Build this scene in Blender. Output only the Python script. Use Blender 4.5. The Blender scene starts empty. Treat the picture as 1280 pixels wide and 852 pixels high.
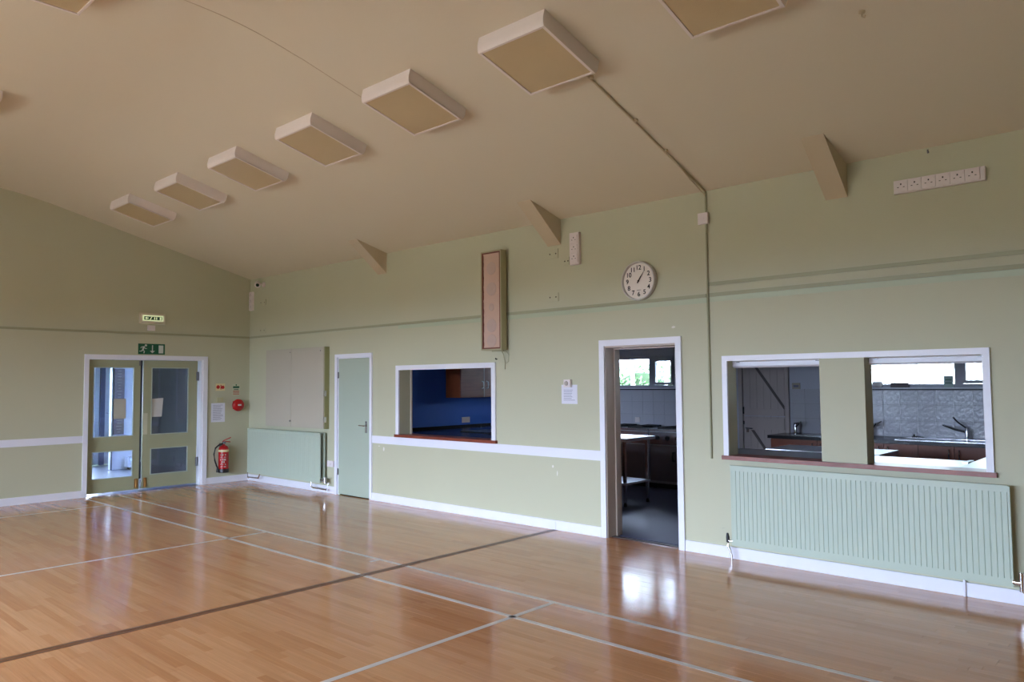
import bpy, bmesh, math, random
from mathutils import Vector, Matrix
random.seed(7)
SC = bpy.context.scene
COL = SC.collection
PI = math.pi

# ------------------------------------------------------------------ camera
YAW, PITCH, ROLL = 0.7414130160979467, 0.05488468434490738, -0.008445216863977468
fw = Vector((-math.sin(YAW)*math.cos(PITCH), math.cos(YAW)*math.cos(PITCH), math.sin(PITCH)))
rt = fw.cross(Vector((0, 0, 1))).normalized(); up = rt.cross(fw)
r2 = math.cos(ROLL)*rt + math.sin(ROLL)*up; u2 = -math.sin(ROLL)*rt + math.cos(ROLL)*up
cd = bpy.data.cameras.new('camera'); cam = bpy.data.objects.new('camera', cd); COL.objects.link(cam)
cd.sensor_width = 36; cd.lens = 941.073*36/1280; cd.clip_start = .05; cd.clip_end = 300
M = Matrix((( r2.x, u2.x, -fw.x), (r2.y, u2.y, -fw.y), (r2.z, u2.z, -fw.z))).to_4x4()
M.translation = Vector((11.78218, -6.34236, 1.58)); cam.matrix_world = M
SC.camera = cam

# ------------------------------------------------------------------ sky and exposure
wd = bpy.data.worlds.new('sky'); SC.world = wd; wd.use_nodes = True
nt = wd.node_tree; nt.nodes.clear()
wo = nt.nodes.new('ShaderNodeOutputWorld'); bg = nt.nodes.new('ShaderNodeBackground')
tc = nt.nodes.new('ShaderNodeTexCoord'); nz = nt.nodes.new('ShaderNodeTexNoise'); cr = nt.nodes.new('ShaderNodeValToRGB')
nz.inputs['Scale'].default_value = 2.2; nz.inputs['Detail'].default_value = 5
cr.color_ramp.elements[0].position = .3; cr.color_ramp.elements[0].color = (.67, .79, 1.10, 1)
cr.color_ramp.elements[1].position = .75; cr.color_ramp.elements[1].color = (.80, .89, 1.16, 1)
nt.links.new(tc.outputs['Generated'], nz.inputs['Vector']); nt.links.new(nz.outputs['Fac'], cr.inputs['Fac'])
nt.links.new(cr.outputs['Color'], bg.inputs['Color']); nt.links.new(bg.outputs[0], wo.inputs[0])
bg.inputs['Strength'].default_value = 8.0
SC.view_settings.view_transform = 'Standard'; SC.view_settings.look = 'None'
SC.view_settings.gamma = 1; SC.view_settings.use_curve_mapping = False
SC.view_settings.exposure = 2.43

# hall windows (x0, x1, z0, z1) in the wall behind the camera, kitchen windows, added lobby window: sky portals
HALLW = [(2.0, 4.5, 0.7, 2.6), (4.8, 7.3, 0.7, 2.6), (7.6, 10.1, 0.7, 2.6)]
KITW = [(4.25, 5.72, 1.46, 1.98), (8.45, 10.25, 1.46, 1.98)]
LOBW = [(-2.9, -1.3, 0.9, 2.1)]
HY = -9.75; LY = -3.0

def portal(x0, x1, z0, z1, y, into):
    l = bpy.data.lights.new('window_portal', 'AREA'); l.shape = 'RECTANGLE'; l.size = x1-x0; l.size_y = z1-z0
    o = bpy.data.objects.new('window_portal', l); COL.objects.link(o)
    o.location = ((x0+x1)/2, y, (z0+z1)/2); o.rotation_euler = (into*PI/2, 0, 0)
    l.cycles.is_portal = True
for w in HALLW: portal(*w, HY-.12, 1)
for w in KITW: portal(*w, 4.16, -1)
for w in LOBW: portal(*w, LY-.1, 1)

# ------------------------------------------------------------------ materials
def lin(c):
    return tuple(((v/255)/12.92 if v/255 <= .04045 else ((v/255+.055)/1.055)**2.4) for v in c[:3])+(1,)
MATS = {}
def mat(name, col, rough=.6, metal=0., bump=0., bs=40., var=0., vs=3., spec=.5, emit=0., coat=0.):
    if name in MATS: return MATS[name]
    m = bpy.data.materials.new(name); m.use_nodes = True; n = m.node_tree; b = n.nodes['Principled BSDF']
    b.inputs['Roughness'].default_value = rough; b.inputs['Metallic'].default_value = metal
    b.inputs['Specular IOR Level'].default_value = spec; b.inputs['Coat Weight'].default_value = coat
    c = lin(col)
    t = n.nodes.new('ShaderNodeTexCoord'); z = n.nodes.new('ShaderNodeTexNoise')
    z.inputs['Scale'].default_value = vs; z.inputs['Detail'].default_value = 6
    n.links.new(t.outputs['Object'], z.inputs['Vector'])
    mx = n.nodes.new('ShaderNodeMix'); mx.data_type = 'RGBA'
    v = var if var else .03
    mx.inputs[6].default_value = tuple(x*(1-v) for x in c[:3])+(1,); mx.inputs[7].default_value = tuple(min(1, x*(1+v)) for x in c[:3])+(1,)
    n.links.new(z.outputs['Fac'], mx.inputs[0]); n.links.new(mx.outputs[2], b.inputs['Base Color'])
    if bump:
        z2 = n.nodes.new('ShaderNodeTexNoise'); z2.inputs['Scale'].default_value = bs; z2.inputs['Detail'].default_value = 4
        n.links.new(t.outputs['Object'], z2.inputs['Vector'])
        bp = n.nodes.new('ShaderNodeBump'); bp.inputs['Strength'].default_value = bump; bp.inputs['Distance'].default_value = .01
        n.links.new(z2.outputs['Fac'], bp.inputs['Height']); n.links.new(bp.outputs[0], b.inputs['Normal'])
    if emit:
        b.inputs['Emission Color'].default_value = c; b.inputs['Emission Strength'].default_value = emit
    MATS[name] = m; return m

def glass_mat():
    m = bpy.data.materials.new('window_glass'); m.use_nodes = True; n = m.node_tree; n.nodes.clear()
    o = n.nodes.new('ShaderNodeOutputMaterial'); mx = n.nodes.new('ShaderNodeMixShader'); fr = n.nodes.new('ShaderNodeFresnel')
    tr = n.nodes.new('ShaderNodeBsdfTransparent'); gl = n.nodes.new('ShaderNodeBsdfGlossy')
    tr.inputs[0].default_value = (.92, .95, .95, 1); gl.inputs['Roughness'].default_value = .02; fr.inputs[0].default_value = 1.45
    n.links.new(fr.outputs[0], mx.inputs[0]); n.links.new(tr.outputs[0], mx.inputs[1]); n.links.new(gl.outputs[0], mx.inputs[2]); n.links.new(mx.outputs[0], o.inputs[0])
    return m
GLASS = glass_mat()

def wall_mat(name, col):
    """painted plaster: roller texture, faint scuffs near hand height and small chips"""
    m = mat(name, col, .55, bump=.12, bs=120, var=.035, vs=1.3, spec=.35)
    n = m.node_tree; b = n.nodes['Principled BSDF']; mx = [x for x in n.nodes if x.type == 'MIX'][0]
    g = n.nodes.new('ShaderNodeNewGeometry'); s = n.nodes.new('ShaderNodeSeparateXYZ'); n.links.new(g.outputs['Position'], s.inputs[0])
    z = n.nodes.new('ShaderNodeTexNoise'); z.inputs['Scale'].default_value = 9; z.inputs['Detail'].default_value = 8; z.inputs['Roughness'].default_value = .7
    mp = n.nodes.new('ShaderNodeMapping'); mp.inputs['Scale'].default_value = (.5, .5, 2.0)
    n.links.new(g.outputs['Position'], mp.inputs[0]); n.links.new(mp.outputs[0], z.inputs['Vector'])
    r = n.nodes.new('ShaderNodeValToRGB'); r.color_ramp.elements[0].position = .665; r.color_ramp.elements[1].position = .73
    n.links.new(z.outputs['Fac'], r.inputs[0])
    mr = n.nodes.new('ShaderNodeMapRange'); mr.inputs[1].default_value = .8; mr.inputs[2].default_value = .6; mr.inputs[3].default_value = 0; mr.inputs[4].default_value = .35
    n.links.new(s.outputs['Z'], mr.inputs[0])
    mu = n.nodes.new('ShaderNodeMath'); mu.operation = 'MULTIPLY'; n.links.new(r.outputs[0], mu.inputs[0]); n.links.new(mr.outputs[0], mu.inputs[1])
    m2 = n.nodes.new('ShaderNodeMix'); m2.data_type = 'RGBA'; m2.inputs[7].default_value = (.30, .28, .24, 1)
    n.links.new(mu.outputs[0], m2.inputs[0]); n.links.new(mx.outputs[2], m2.inputs[6]); n.links.new(m2.outputs[2], b.inputs['Base Color'])
    return m

def strip_mat(name, cols, rough, grain=(3, 60, 60), island=True, spec=.5, dirv=.12):
    """timber: each board (mesh island) has its own tone, grain along local X"""
    m = bpy.data.materials.new(name); m.use_nodes = True; n = m.node_tree; b = n.nodes['Principled BSDF']
    g = n.nodes.new('ShaderNodeNewGeometry'); t = n.nodes.new('ShaderNodeTexCoord'); mp = n.nodes.new('ShaderNodeMapping')
    mp.inputs['Scale'].default_value = grain; n.links.new(t.outputs['Object'], mp.inputs[0])
    z = n.nodes.new('ShaderNodeTexNoise'); z.inputs['Scale'].default_value = 1; z.inputs['Detail'].default_value = 6; z.inputs['Distortion'].default_value = .6
    n.links.new(mp.outputs[0], z.inputs['Vector'])
    r = n.nodes.new('ShaderNodeValToRGB'); e = r.color_ramp.elements
    e[0].color = lin(cols[0]); e[1].color = lin(cols[-1])
    for i, c in enumerate(cols[1:-1]):
        x = e.new((i+1)/(len(cols)-1)); x.color = lin(c)
    if island: n.links.new(g.outputs['Random Per Island'], r.inputs[0])
    else: n.links.new(z.outputs['Fac'], r.inputs[0])
    mx = n.nodes.new('ShaderNodeMix'); mx.data_type = 'RGBA'; mx.blend_type = 'MULTIPLY'; mx.inputs[0].default_value = 1
    r2_ = n.nodes.new('ShaderNodeValToRGB'); r2_.color_ramp.elements[0].position = .3; r2_.color_ramp.elements[1].position = .7
    r2_.color_ramp.elements[0].color = (1-dirv*1.6, 1-dirv*1.9, 1-dirv*2.2, 1); r2_.color_ramp.elements[1].color = (1, 1, 1, 1)
    n.links.new(z.outputs['Fac'], r2_.inputs[0]); n.links.new(r.outputs[0], mx.inputs[6]); n.links.new(r2_.outputs[0], mx.inputs[7])
    n.links.new(mx.outputs[2], b.inputs['Base Color']); b.inputs['Specular IOR Level'].default_value = spec
    z3 = n.nodes.new('ShaderNodeTexNoise'); z3.inputs['Scale'].default_value = 1.3; z3.inputs['Detail'].default_value = 5
    n.links.new(t.outputs['Object'], z3.inputs['Vector'])
    mr = n.nodes.new('ShaderNodeMapRange'); mr.inputs[3].default_value = rough*.8; mr.inputs[4].default_value = rough*1.25
    n.links.new(z3.outputs['Fac'], mr.inputs[0]); n.links.new(mr.outputs[0], b.inputs['Roughness'])
    bp = n.nodes.new('ShaderNodeBump'); bp.inputs['Strength'].default_value = .06; bp.inputs['Distance'].default_value = .003
    n.links.new(z.outputs['Fac'], bp.inputs['Height']); n.links.new(bp.outputs[0], b.inputs['Normal'])
    return m

GREEN = wall_mat('sage_green_wall_paint', (193, 192, 164))
GREENP = mat('sage_green_gloss_paint', (182, 192, 164), .4, var=.02)
DOORG = mat('door_green_paint', (174, 186, 168), .35, var=.03)
OLIVE = mat('olive_green_door_paint', (164, 166, 134), .35, var=.04)
RADG = mat('radiator_green_paint', (182, 194, 176), .35, var=.02)
CEIL = mat('cream_ceiling_paint', (220, 212, 190), .75, bump=.1, bs=60, var=.02, vs=.8, spec=.2)
CEILP = mat('ceiling_joint_line', (186, 168, 138), .8)
WHITE = mat('white_gloss_paint', (234, 234, 242), .35, var=.02, vs=6)
OFFW = mat('brown_white_lining_paint', (196, 180, 168), .4, var=.08, vs=5)  # brownish white of linings and stops
WPLAST = mat('white_plastic', (228, 218, 218), .35, var=.02)
LIGHTFR = mat('white_enamelled_steel', (230, 220, 214), .4)
DIFF = mat('tan_prismatic_diffuser', (198, 178, 138), .35, bump=.25, bs=260, var=.06, vs=4)
BEIGE = mat('beige_hardboard', (186, 178, 160), .5, var=.03)
CHROME = mat('chrome', (210, 210, 214), .15, 1)
STEEL = mat('brushed_stainless_steel', (190, 192, 198), .22, 1, bump=.05, bs=200)
STEELD = mat('stainless_worktop', (206, 210, 218), .3, 1, bump=.03, bs=8)
DARKM = mat('dark_cast_iron', (34, 34, 36), .5, var=.1)
BLACK = mat('black_plastic', (22, 22, 24), .4)
BRASS = mat('brass', (150, 110, 60), .35, .9)
CABW = strip_mat('cherry_cabinet_wood', [(128, 66, 42), (150, 80, 50)], .4, (4, 40, 4), False)
SILLW = strip_mat('red_brown_sill_wood', [(112, 48, 34), (150, 76, 54)], .3, (6, 50, 50), False)
SPKW = mat('speaker_red_brown_wood', (120, 66, 52), .45, var=.1)
SPKC = mat('speaker_pink_beige_cloth', (206, 176, 158), .9, bump=.2, bs=300, var=.04, vs=8)
SPKD = mat('speaker_cone_showing_through_cloth', (196, 172, 160), .9, var=.04)
WTOP = mat('black_worktop_laminate', (34, 34, 40), .25, var=.2, vs=60)
BLUE = mat('royal_blue_wall_paint', (44, 104, 214), .5, bump=.08, bs=100, var=.04)
KITWALL = mat('kitchen_pale_wall_paint', (196, 196, 204), .5, var=.03)
KITBLUEG = mat('kitchen_grey_blue_paint', (192, 194, 208), .5, var=.03)
TILE = mat('white_glazed_tile', (192, 192, 202), .08, bump=.6, bs=22, var=.03)
GROUT = mat('grey_grout', (150, 150, 154), .8)
VINYL = mat('blue_grey_vinyl_floor', (84, 86, 116), .5, bump=.04, bs=80, var=.08, vs=12)
LOBF = mat('lobby_grey_vinyl_floor', (112, 118, 136), .3, var=.05)
LOBW_M = mat('lobby_white_paint', (176, 184, 204), .5)
NAVY = mat('navy_blue_board', (26, 32, 52), .6, var=.05)
HONB = mat('dark_oak_board', (70, 56, 52), .4, var=.12, vs=12)
GOLDT = mat('pale_lettering', (150, 140, 124), .5)
PAPER = mat('white_paper', (226, 226, 236), .8, var=.01)
INK = mat('grey_ink', (120, 118, 140), .8)
INKD = mat('black_ink', (20, 20, 20), .6)
REDP = mat('red_enamel', (176, 22, 26), .25, var=.03)
REDL = mat('red_print', (190, 40, 34), .5)
CREAMP = mat('cream_print', (226, 210, 160), .5)
SIGNG = mat('safety_green', (16, 92, 58), .4)
SIGNW = mat('sign_white', (200, 206, 196), .5)
SIGNLIT = mat('lit_sign_panel', (225, 240, 190), .5, emit=.1)
LITG = mat('lit_sign_green', (10, 70, 40), .5)
LITBOX = mat('cream_sign_case', (214, 206, 182), .4)
PIPEG = mat('green_painted_conduit', (162, 162, 132), .45)
PIPEC = mat('cream_painted_conduit', (196, 182, 150), .5)
LINEP = mat('court_line_white_paint', (206, 196, 186), .3, var=.06, vs=20)
DIVB = strip_mat('dark_brown_divider_wood', [(108, 70, 46), (128, 86, 58)], .35, (60, 3, 60), True)
FLOORW = strip_mat('maple_strip_floor', [(192, 132, 86), (199, 141, 94), (203, 146, 99), (206, 150, 103), (210, 155, 108), (196, 137, 90)], .13, (2.2, 60, 60), True, .5, .09)
UNDER = mat('dark_subfloor', (60, 40, 28), .8)
HEDGE = mat('hedge_leaves', (84, 112, 70), .6, var=.5, vs=12)
HEDGED = mat('dark_tree_leaves', (90, 102, 100), .7, var=.3, vs=4)
GRASS = mat('grass', (96, 120, 62), .9, var=.25, vs=2)
RENDERW = mat('white_pebble_dash', (176, 176, 170), .9, bump=1.0, bs=30, var=.6, vs=22)
_n = RENDERW.node_tree; _mx = [x for x in _n.nodes if x.type == 'MIX'][0]; _z = _mx.inputs[0].links[0].from_node
_mr = _n.nodes.new('ShaderNodeMapRange'); _mr.inputs[1].default_value = .36; _mr.inputs[2].default_value = .50
_n.links.new(_z.outputs['Fac'], _mr.inputs[0]); _n.links.new(_mr.outputs[0], _mx.inputs[0]); _mx.inputs[6].default_value = (.05, .055, .05, 1)
ROOFW = mat('pale_roof_sheet', (232, 232, 232), .6)
HINGE = mat('grey_steel_hinge', (120, 120, 124), .35, .8)

# ------------------------------------------------------------------ mesh helpers
WO = {}
class MB:
    def __init__(s): s.bm = bmesh.new()
    def box(s, x0, x1, y0, y1, z0, z1):
        v = [s.bm.verts.new(p) for p in ((x0,y0,z0),(x1,y0,z0),(x1,y1,z0),(x0,y1,z0),(x0,y0,z1),(x1,y0,z1),(x1,y1,z1),(x0,y1,z1))]
        for f in ((3,2,1,0),(4,5,6,7),(0,1,5,4),(1,2,6,5),(2,3,7,6),(3,0,4,7)): s.bm.faces.new([v[i] for i in f])
        return s
    def prism(s, poly, axis, a, b):
        """poly: 2D points; axis 'x': (y,z), 'y': (x,z), 'z': (x,y)"""
        def P(p, t): return {'x': (t, p[0], p[1]), 'y': (p[0], t, p[1]), 'z': (p[0], p[1], t)}[axis]
        A = [s.bm.verts.new(P(p, a)) for p in poly]; B = [s.bm.verts.new(P(p, b)) for p in poly]; n = len(poly)
        s.bm.faces.new(A[::-1]); s.bm.faces.new(B)
        for i in range(n): s.bm.faces.new((A[i], A[(i+1) % n], B[(i+1) % n], B[i]))
        return s
    def tube(s, pts, r, seg=10):
        pts = [Vector(p) for p in pts]; rings = []
        for i, p in enumerate(pts):
            d = (pts[min(i+1, len(pts)-1)]-pts[max(i-1, 0)]).normalized()
            a = d.cross(Vector((0, 0, 1)))
            if a.length < .1: a = d.cross(Vector((1, 0, 0)))
            a.normalize(); b = d.cross(a); rr = r[i] if isinstance(r, (list, tuple)) else r
            rings.append([s.bm.verts.new(p+a*math.cos(2*PI*k/seg)*rr+b*math.sin(2*PI*k/seg)*rr) for k in range(seg)])
        for i in range(len(rings)-1):
            for k in range(seg): s.bm.faces.new((rings[i][k], rings[i][(k+1) % seg], rings[i+1][(k+1) % seg], rings[i+1][k]))
        s.bm.faces.new(rings[0][::-1]); s.bm.faces.new(rings[-1]); return s
    def lathe(s, prof, c, axis='z', seg=32):
        """prof: (radius, height) list revolved round an axis through c"""
        c = Vector(c); rings = []
        for r, h in prof:
            ring = []
            for k in range(seg):
                x, y = math.cos(2*PI*k/seg)*r, math.sin(2*PI*k/seg)*r
                ring.append(s.bm.verts.new(c+Vector({'z': (x, y, h), 'y': (x, h, y), 'x': (h, x, y)}[axis])))
            rings.append(ring)
        for i in range(len(rings)-1):
            for k in range(seg): s.bm.faces.new((rings[i][k], rings[i][(k+1) % seg], rings[i+1][(k+1) % seg], rings[i+1][k]))
        s.bm.faces.new(rings[0][::-1]); s.bm.faces.new(rings[-1]); return s
    def bev(s, w, n=2):
        e = [e for e in s.bm.edges if len(e.link_faces) == 2 and e.calc_face_angle(0) > .5]
        bmesh.ops.bevel(s.bm, geom=e, offset=w, segments=n, affect='EDGES', profile=.5, clamp_overlap=True); return s
    def build(s, name, m, parent=None, smooth=False, origin=None):
        bm = s.bm; bmesh.ops.recalc_face_normals(bm, faces=bm.faces)
        if parent is not None: o0 = WO[parent]
        elif origin is not None: o0 = Vector(origin)
        else:
            xs = [v.co for v in bm.verts]
            o0 = Vector(((min(v.x for v in xs)+max(v.x for v in xs))/2, (min(v.y for v in xs)+max(v.y for v in xs))/2, min(v.z for v in xs)))
        bmesh.ops.translate(bm, verts=bm.verts, vec=-o0)
        me = bpy.data.meshes.new(name); bm.to_mesh(me); bm.free()
        if smooth:
            for p in me.polygons: p.use_smooth = True
            try: me.set_sharp_from_angle(angle=.7)
            except Exception: pass
        me.materials.append(m)
        o = bpy.data.objects.new(name, me); COL.objects.link(o)
        if parent is None: o.location = o0
        else: o.parent = parent
        WO[o] = o0.copy(); return o
def bx(*a): return MB().box(*a)
def empty(name, loc, local=False):
    o = bpy.data.objects.new(name, None); o.empty_display_size = .1; COL.objects.link(o); o.location = loc
    WO[o] = Vector((0, 0, 0)) if local else Vector(loc); return o
def tag(o, label, cat, group=None, kind=None):
    o['label'] = label; o['category'] = cat
    if group: o['group'] = group
    if kind: o['kind'] = kind
    return o
def struct(o, label=None):
    o['kind'] = 'structure'
    if label: o['label'] = label
    return o
def copy_tree(o, parent=None):
    c = o.copy(); COL.objects.link(c); c.parent = parent; WO[c] = WO[o].copy()
    for ch in list(o.children): copy_tree(ch, c)
    return c
def text(name, s, size, m, parent, loc, rot, ext=.0006, align='CENTER', local=False):
    cu = bpy.data.curves.new(name, 'FONT'); cu.body = s; cu.size = size; cu.extrude = ext; cu.offset = .0012; cu.align_x = align; cu.align_y = 'CENTER'
    t = bpy.data.objects.new(name, cu); COL.objects.link(t)
    dg = bpy.context.evaluated_depsgraph_get(); me = bpy.data.meshes.new_from_object(t.evaluated_get(dg))
    bpy.data.objects.remove(t); me.materials.clear(); me.materials.append(m)
    me.transform(Matrix.Translation(Vector(loc)-(WO[parent] if not local else Vector()))@rot.to_4x4())
    o = bpy.data.objects.new(name, me); COL.objects.link(o); o.parent = parent; WO[o] = WO[parent].copy(); return o
ROT_K = Matrix.Rotation(PI/2, 3, 'X')                       # faces -Y
ROT_E = Matrix.Rotation(PI/2, 3, 'Z')@Matrix.Rotation(PI/2, 3, 'X')   # faces +X

def wall_grid(name, m, axis, t0, t1, u0, u1, z0, z1, holes):
    """solid wall with rectangular openings; axis 'y' = wall spans x, thickness along y"""
    us = sorted({u0, u1}|{h[0] for h in holes}|{h[1] for h in holes}); zs = sorted({z0, z1}|{h[2] for h in holes}|{h[3] for h in holes})
    def solid(i, j):
        if i < 0 or j < 0 or i >= len(us)-1 or j >= len(zs)-1: return False
        cu, cz = (us[i]+us[i+1])/2, (zs[j]+zs[j+1])/2
        return not any(h[0] < cu < h[1] and h[2] < cz < h[3] for h in holes)
    b = MB(); P = (lambda u, t, z: (u, t, z)) if axis == 'y' else (lambda u, t, z: (t, u, z))
    def q(*p): b.bm.faces.new([b.bm.verts.new(P(*x)) for x in p])
    for i in range(len(us)-1):
        for j in range(len(zs)-1):
            if not solid(i, j): continue
            a, c, e, f = us[i], us[i+1], zs[j], zs[j+1]
            q((a,t0,e),(c,t0,e),(c,t0,f),(a,t0,f)); q((a,t1,e),(c,t1,e),(c,t1,f),(a,t1,f))
            if not solid(i-1, j): q((a,t0,e),(a,t1,e),(a,t1,f),(a,t0,f))
            if not solid(i+1, j): q((c,t0,e),(c,t1,e),(c,t1,f),(c,t0,f))
            if not solid(i, j-1): q((a,t0,e),(c,t0,e),(c,t1,e),(a,t1,e))
            if not solid(i, j+1): q((a,t0,f),(c,t0,f),(c,t1,f),(a,t1,f))
    bmesh.ops.remove_doubles(b.bm, verts=b.bm.verts, dist=1e-5)
    return struct(b.build(name, m))

# ------------------------------------------------------------------ the hall shell
HX = 13.6; WT = .18
WALL_K = wall_grid('wall_right', GREEN, 'y', 0, WT, -.15, HX+.2, 0, 3.345,
    [(7.255, 8.105, 0, 1.945), (2.56, 3.325, 0, 1.97), (8.61, 9.435, .885, 1.765), (9.79, 10.625, .885, 1.765), (3.955, 5.675, .885, 1.775)])
for x, z, a, c in ((8.07, 2.095, .022, .012), (3.62, .70, .016, .03), (6.56, .67, .012, .016), (6.62, .60, .006, .03), (3.52, .735, .018, .006)):
    MB().prism([(x-a, z-c*.3), (x-a*.3, z-c), (x+a*.6, z-c*.7), (x+a, z+c*.2), (x+a*.2, z+c), (x-a*.7, z+c*.6)], 'y', -.0012, 0).build('filler_patch', mat('white_filler', (226, 222, 214), .8), WALL_K)
WALL_E = wall_grid('wall_left', GREEN, 'x', -.15, 0, HY, 0, 0, 4.45, [(-2.49, -.80, 0, 1.985)])
WALL_F = wall_grid('wall_front', GREEN, 'y', HY-.25, HY, -.15, HX+.2, 0, 3.4, HALLW)
WALL_B = wall_grid('wall_back', GREEN, 'x', HX, HX+.2, HY, 0, 0, 4.45, [])
def zc(y, x=0):
    y = min(-y, 9.75+y); S = .262
    a = 3.345+S*y; f = 4.262+.035*math.sin((x-2.9)*2.17)
    k = .05; d = a-f
    if d < -k*2.5: return a
    if d > k*2.5: return f
    return -math.log(math.exp(-a/k)+math.exp(-f/k))*k if True else a
b = MB(); ys = [0.0]+[-.4*i for i in range(1, 7)]+[-2.6-.06*i for i in range(0, 27)]+[-4.5, -4.87]
ys = ys+[-9.75-y for y in ys[::-1][1:]]
xs = [HX*i/80 for i in range(81)]
g = [[b.bm.verts.new((x, y, zc(y, x))) for x in xs] for y in ys]
for i in range(len(ys)-1):
    for j in range(80): b.bm.faces.new((g[i][j], g[i+1][j], g[i+1][j+1], g[i][j+1]))
ceil_o = b.build('ceiling', CEIL, smooth=True); struct(ceil_o)
b = MB()
for i in range(len(ys)-1):
    if ys[i] < -7.2 or ys[i] > -2.1: continue
    p = [(6.600, ys[i], zc(ys[i], 6.6)-.0012), (6.606, ys[i], zc(ys[i], 6.6)-.0012), (6.606, ys[i+1], zc(ys[i+1], 6.6)-.0012), (6.600, ys[i+1], zc(ys[i+1], 6.6)-.0012)]
    q = [(a, c, d-.001) for a, c, d in p]
    A = [b.bm.verts.new(v) for v in p]; B = [b.bm.verts.new(v) for v in q]
    b.bm.faces.new(A); b.bm.faces.new(B[::-1])
    for k in range(4): b.bm.faces.new((A[k], A[(k+1) % 4], B[(k+1) % 4], B[k]))
b.build('board_joint', CEILP, ceil_o)

# floor: sub-floor slab plus real maple strips
fl = struct(bx(-.0, HX, HY, 0, -.06, -.004).build('floor', UNDER))
verts = []; faces = []; y = HY+.002; W = .057
while y < -.002:
    x = -random.random()*.7; y1 = min(y+W-.0007, -.001)
    while x < HX:
        L = random.uniform(.3, 1.15); a, c = max(x, .001), min(x+L-.0008, HX-.001); x += L
        if c-a < .01: continue
        z = random.uniform(-.0002, .0002); t1 = random.uniform(-.00012, .00012); t2 = random.uniform(-.00025, .00025)
        n = len(verts)
        verts += [(a,y,-.003),(c,y,-.003),(c,y1,-.003),(a,y1,-.003),(a,y,z-t1-t2),(c,y,z-t1+t2),(c,y1,z+t1+t2),(a,y1,z+t1-t2)]
        faces += [(n+4,n+5,n+6,n+7),(n,n+1,n+5,n+4),(n+1,n+2,n+6,n+5),(n+2,n+3,n+7,n+6),(n+3,n,n+4,n+7)]
    y += W
o0 = WO[fl]; me = bpy.data.meshes.new('floor_strip'); me.from_pydata([(v[0]-o0.x, v[1]-o0.y, v[2]-o0.z) for v in verts], [], faces); me.update()
me.materials.append(FLOORW); o = bpy.data.objects.new('floor_strip', me); COL.objects.link(o); o.parent = fl; o['kind'] = 'stuff'
LZ = .0006
def line(x0, x1, y0, y1, m=LINEP, name='court_line', z=LZ): return bx(x0, x1, y0, y1, .0, z+.0004).build(name, m, fl)
line(.22, HX-.4, -2.11, -2.07); line(.22, HX-.4, -2.55, -2.51)
line(4.28, 4.32, HY+1.5, -2.11); line(8.255, 8.295, HY+1.5, -2.11); line(1.0, 1.03, HY+1.5, -2.55); line(6.24, 6.275, -2.20, -2.11)
for x0, x1 in ((6.555, 6.588), (6.597, 6.63)):
    line(x0, x1, HY, -.02, DIVB, 'floor_divider_strip', .001)

# trims: skirting, dado band, picture rail
def trim(name, m, *boxes, bev=.004):
    b = MB()
    for q in boxes: b.box(*q)
    if bev: b.bev(bev, 1)
    return struct(b.build(name, m))
trim('baseboard_right', WHITE, (0, 2.50, -.018, 0, 0, .10), (3.376, 6.60, -.018, 0, 0, .10), (6.602, 7.20, -.018, 0, 0, .10), (8.16, HX, -.018, 0, 0, .10))
trim('baseboard_left', WHITE, (0, .018, HY, -2.54, 0, .10), (0, .018, -.725, -.018, 0, .10))
trim('baseboard_front', WHITE, (0, HX, HY, HY+.018, 0, .10))
trim('baseboard_back', WHITE, (HX-.018, HX, HY+.018, -.018, 0, .10))
trim('trim_1', WHITE, (3.376, 7.20, -.016, 0, .772, .872))
trim('trim_2', WHITE, (0, .016, HY, -2.54, .772, .872))
trim('trim_3', PIPEG, (.0, 8.425, -.014, 0, 2.350, 2.382), (8.455, HX, -.016, 0, 2.352, 2.386), bev=.004)
trim('trim_4', PIPEG, (0, .014, HY, -.014, 2.350, 2.382))
trim('trim_5', PIPEG, (8.455, HX, -.012, 0, 2.455, 2.487))
trim('trim_6', GREENP, (3.93, 8.425, -.004, 0, 2.30, 2.345), (8.455, HX, -.004, 0, 2.305, 2.352), bev=0)

# knee braces where the roof trusses meet the wall
for i, (x0, x1) in enumerate(((.49, .67), (3.49, 3.68), (6.52, 6.705), (9.53, 9.707), (12.53, 12.71))):
    if i == 0: continue
    b = MB().prism([(0, 3.07), (-.50, 3.475), (-.50, 3.50), (0, 3.36)], 'x', x0, x1)
    struct(b.build('trim_%d' % (7+i), mat('cream_brace_paint', (202, 188, 160), .6, var=.02)))

# ------------------------------------------------------------------ door and hatch linings
def architrave(name, x0, x1, z1, w, d=.02, bottom=False, y=0, z0=0, m=WHITE):
    b = MB().box(x0, x0+w, y-d, y, z0, z1).box(x1-w, x1, y-d, y, z0, z1).box(x0+w, x1-w, y-d, y, z1-w, z1)
    if bottom: b.box(x0+w, x1-w, y-d, y, z0, z0+w)
    return b
kd = empty('door_3', (7.68, .1, 0)); struct(kd, 'white framed open doorway into the kitchen')
architrave('', 7.205, 8.155, 2.004, .062, .022).bev(.004, 1).build('architrave', WHITE, kd)
MB().box(7.255, 7.275, 0, .25, 0, 1.945).box(8.085, 8.105, 0, .25, 0, 1.945).box(7.275, 8.085, 0, .25, 1.925, 1.945).build('lining', OFFW, kd)
MB().box(7.275, 7.29, .14, .19, 0, 1.925).box(8.07, 8.085, .14, .19, 0, 1.925).box(7.29, 8.07, .14, .19, 1.91, 1.925).bev(.003, 1).build('door_stop', OFFW, kd)
bx(7.275, 8.085, .06, .12, -.004, .006).build('threshold_strip', mat('dark_threshold', (60, 48, 44), .5), kd)
bx(7.275, 8.085, .0, .06, -.004, .0005).build('threshold_board', mat('threshold_maple', (150, 92, 58), .25), kd)

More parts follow.
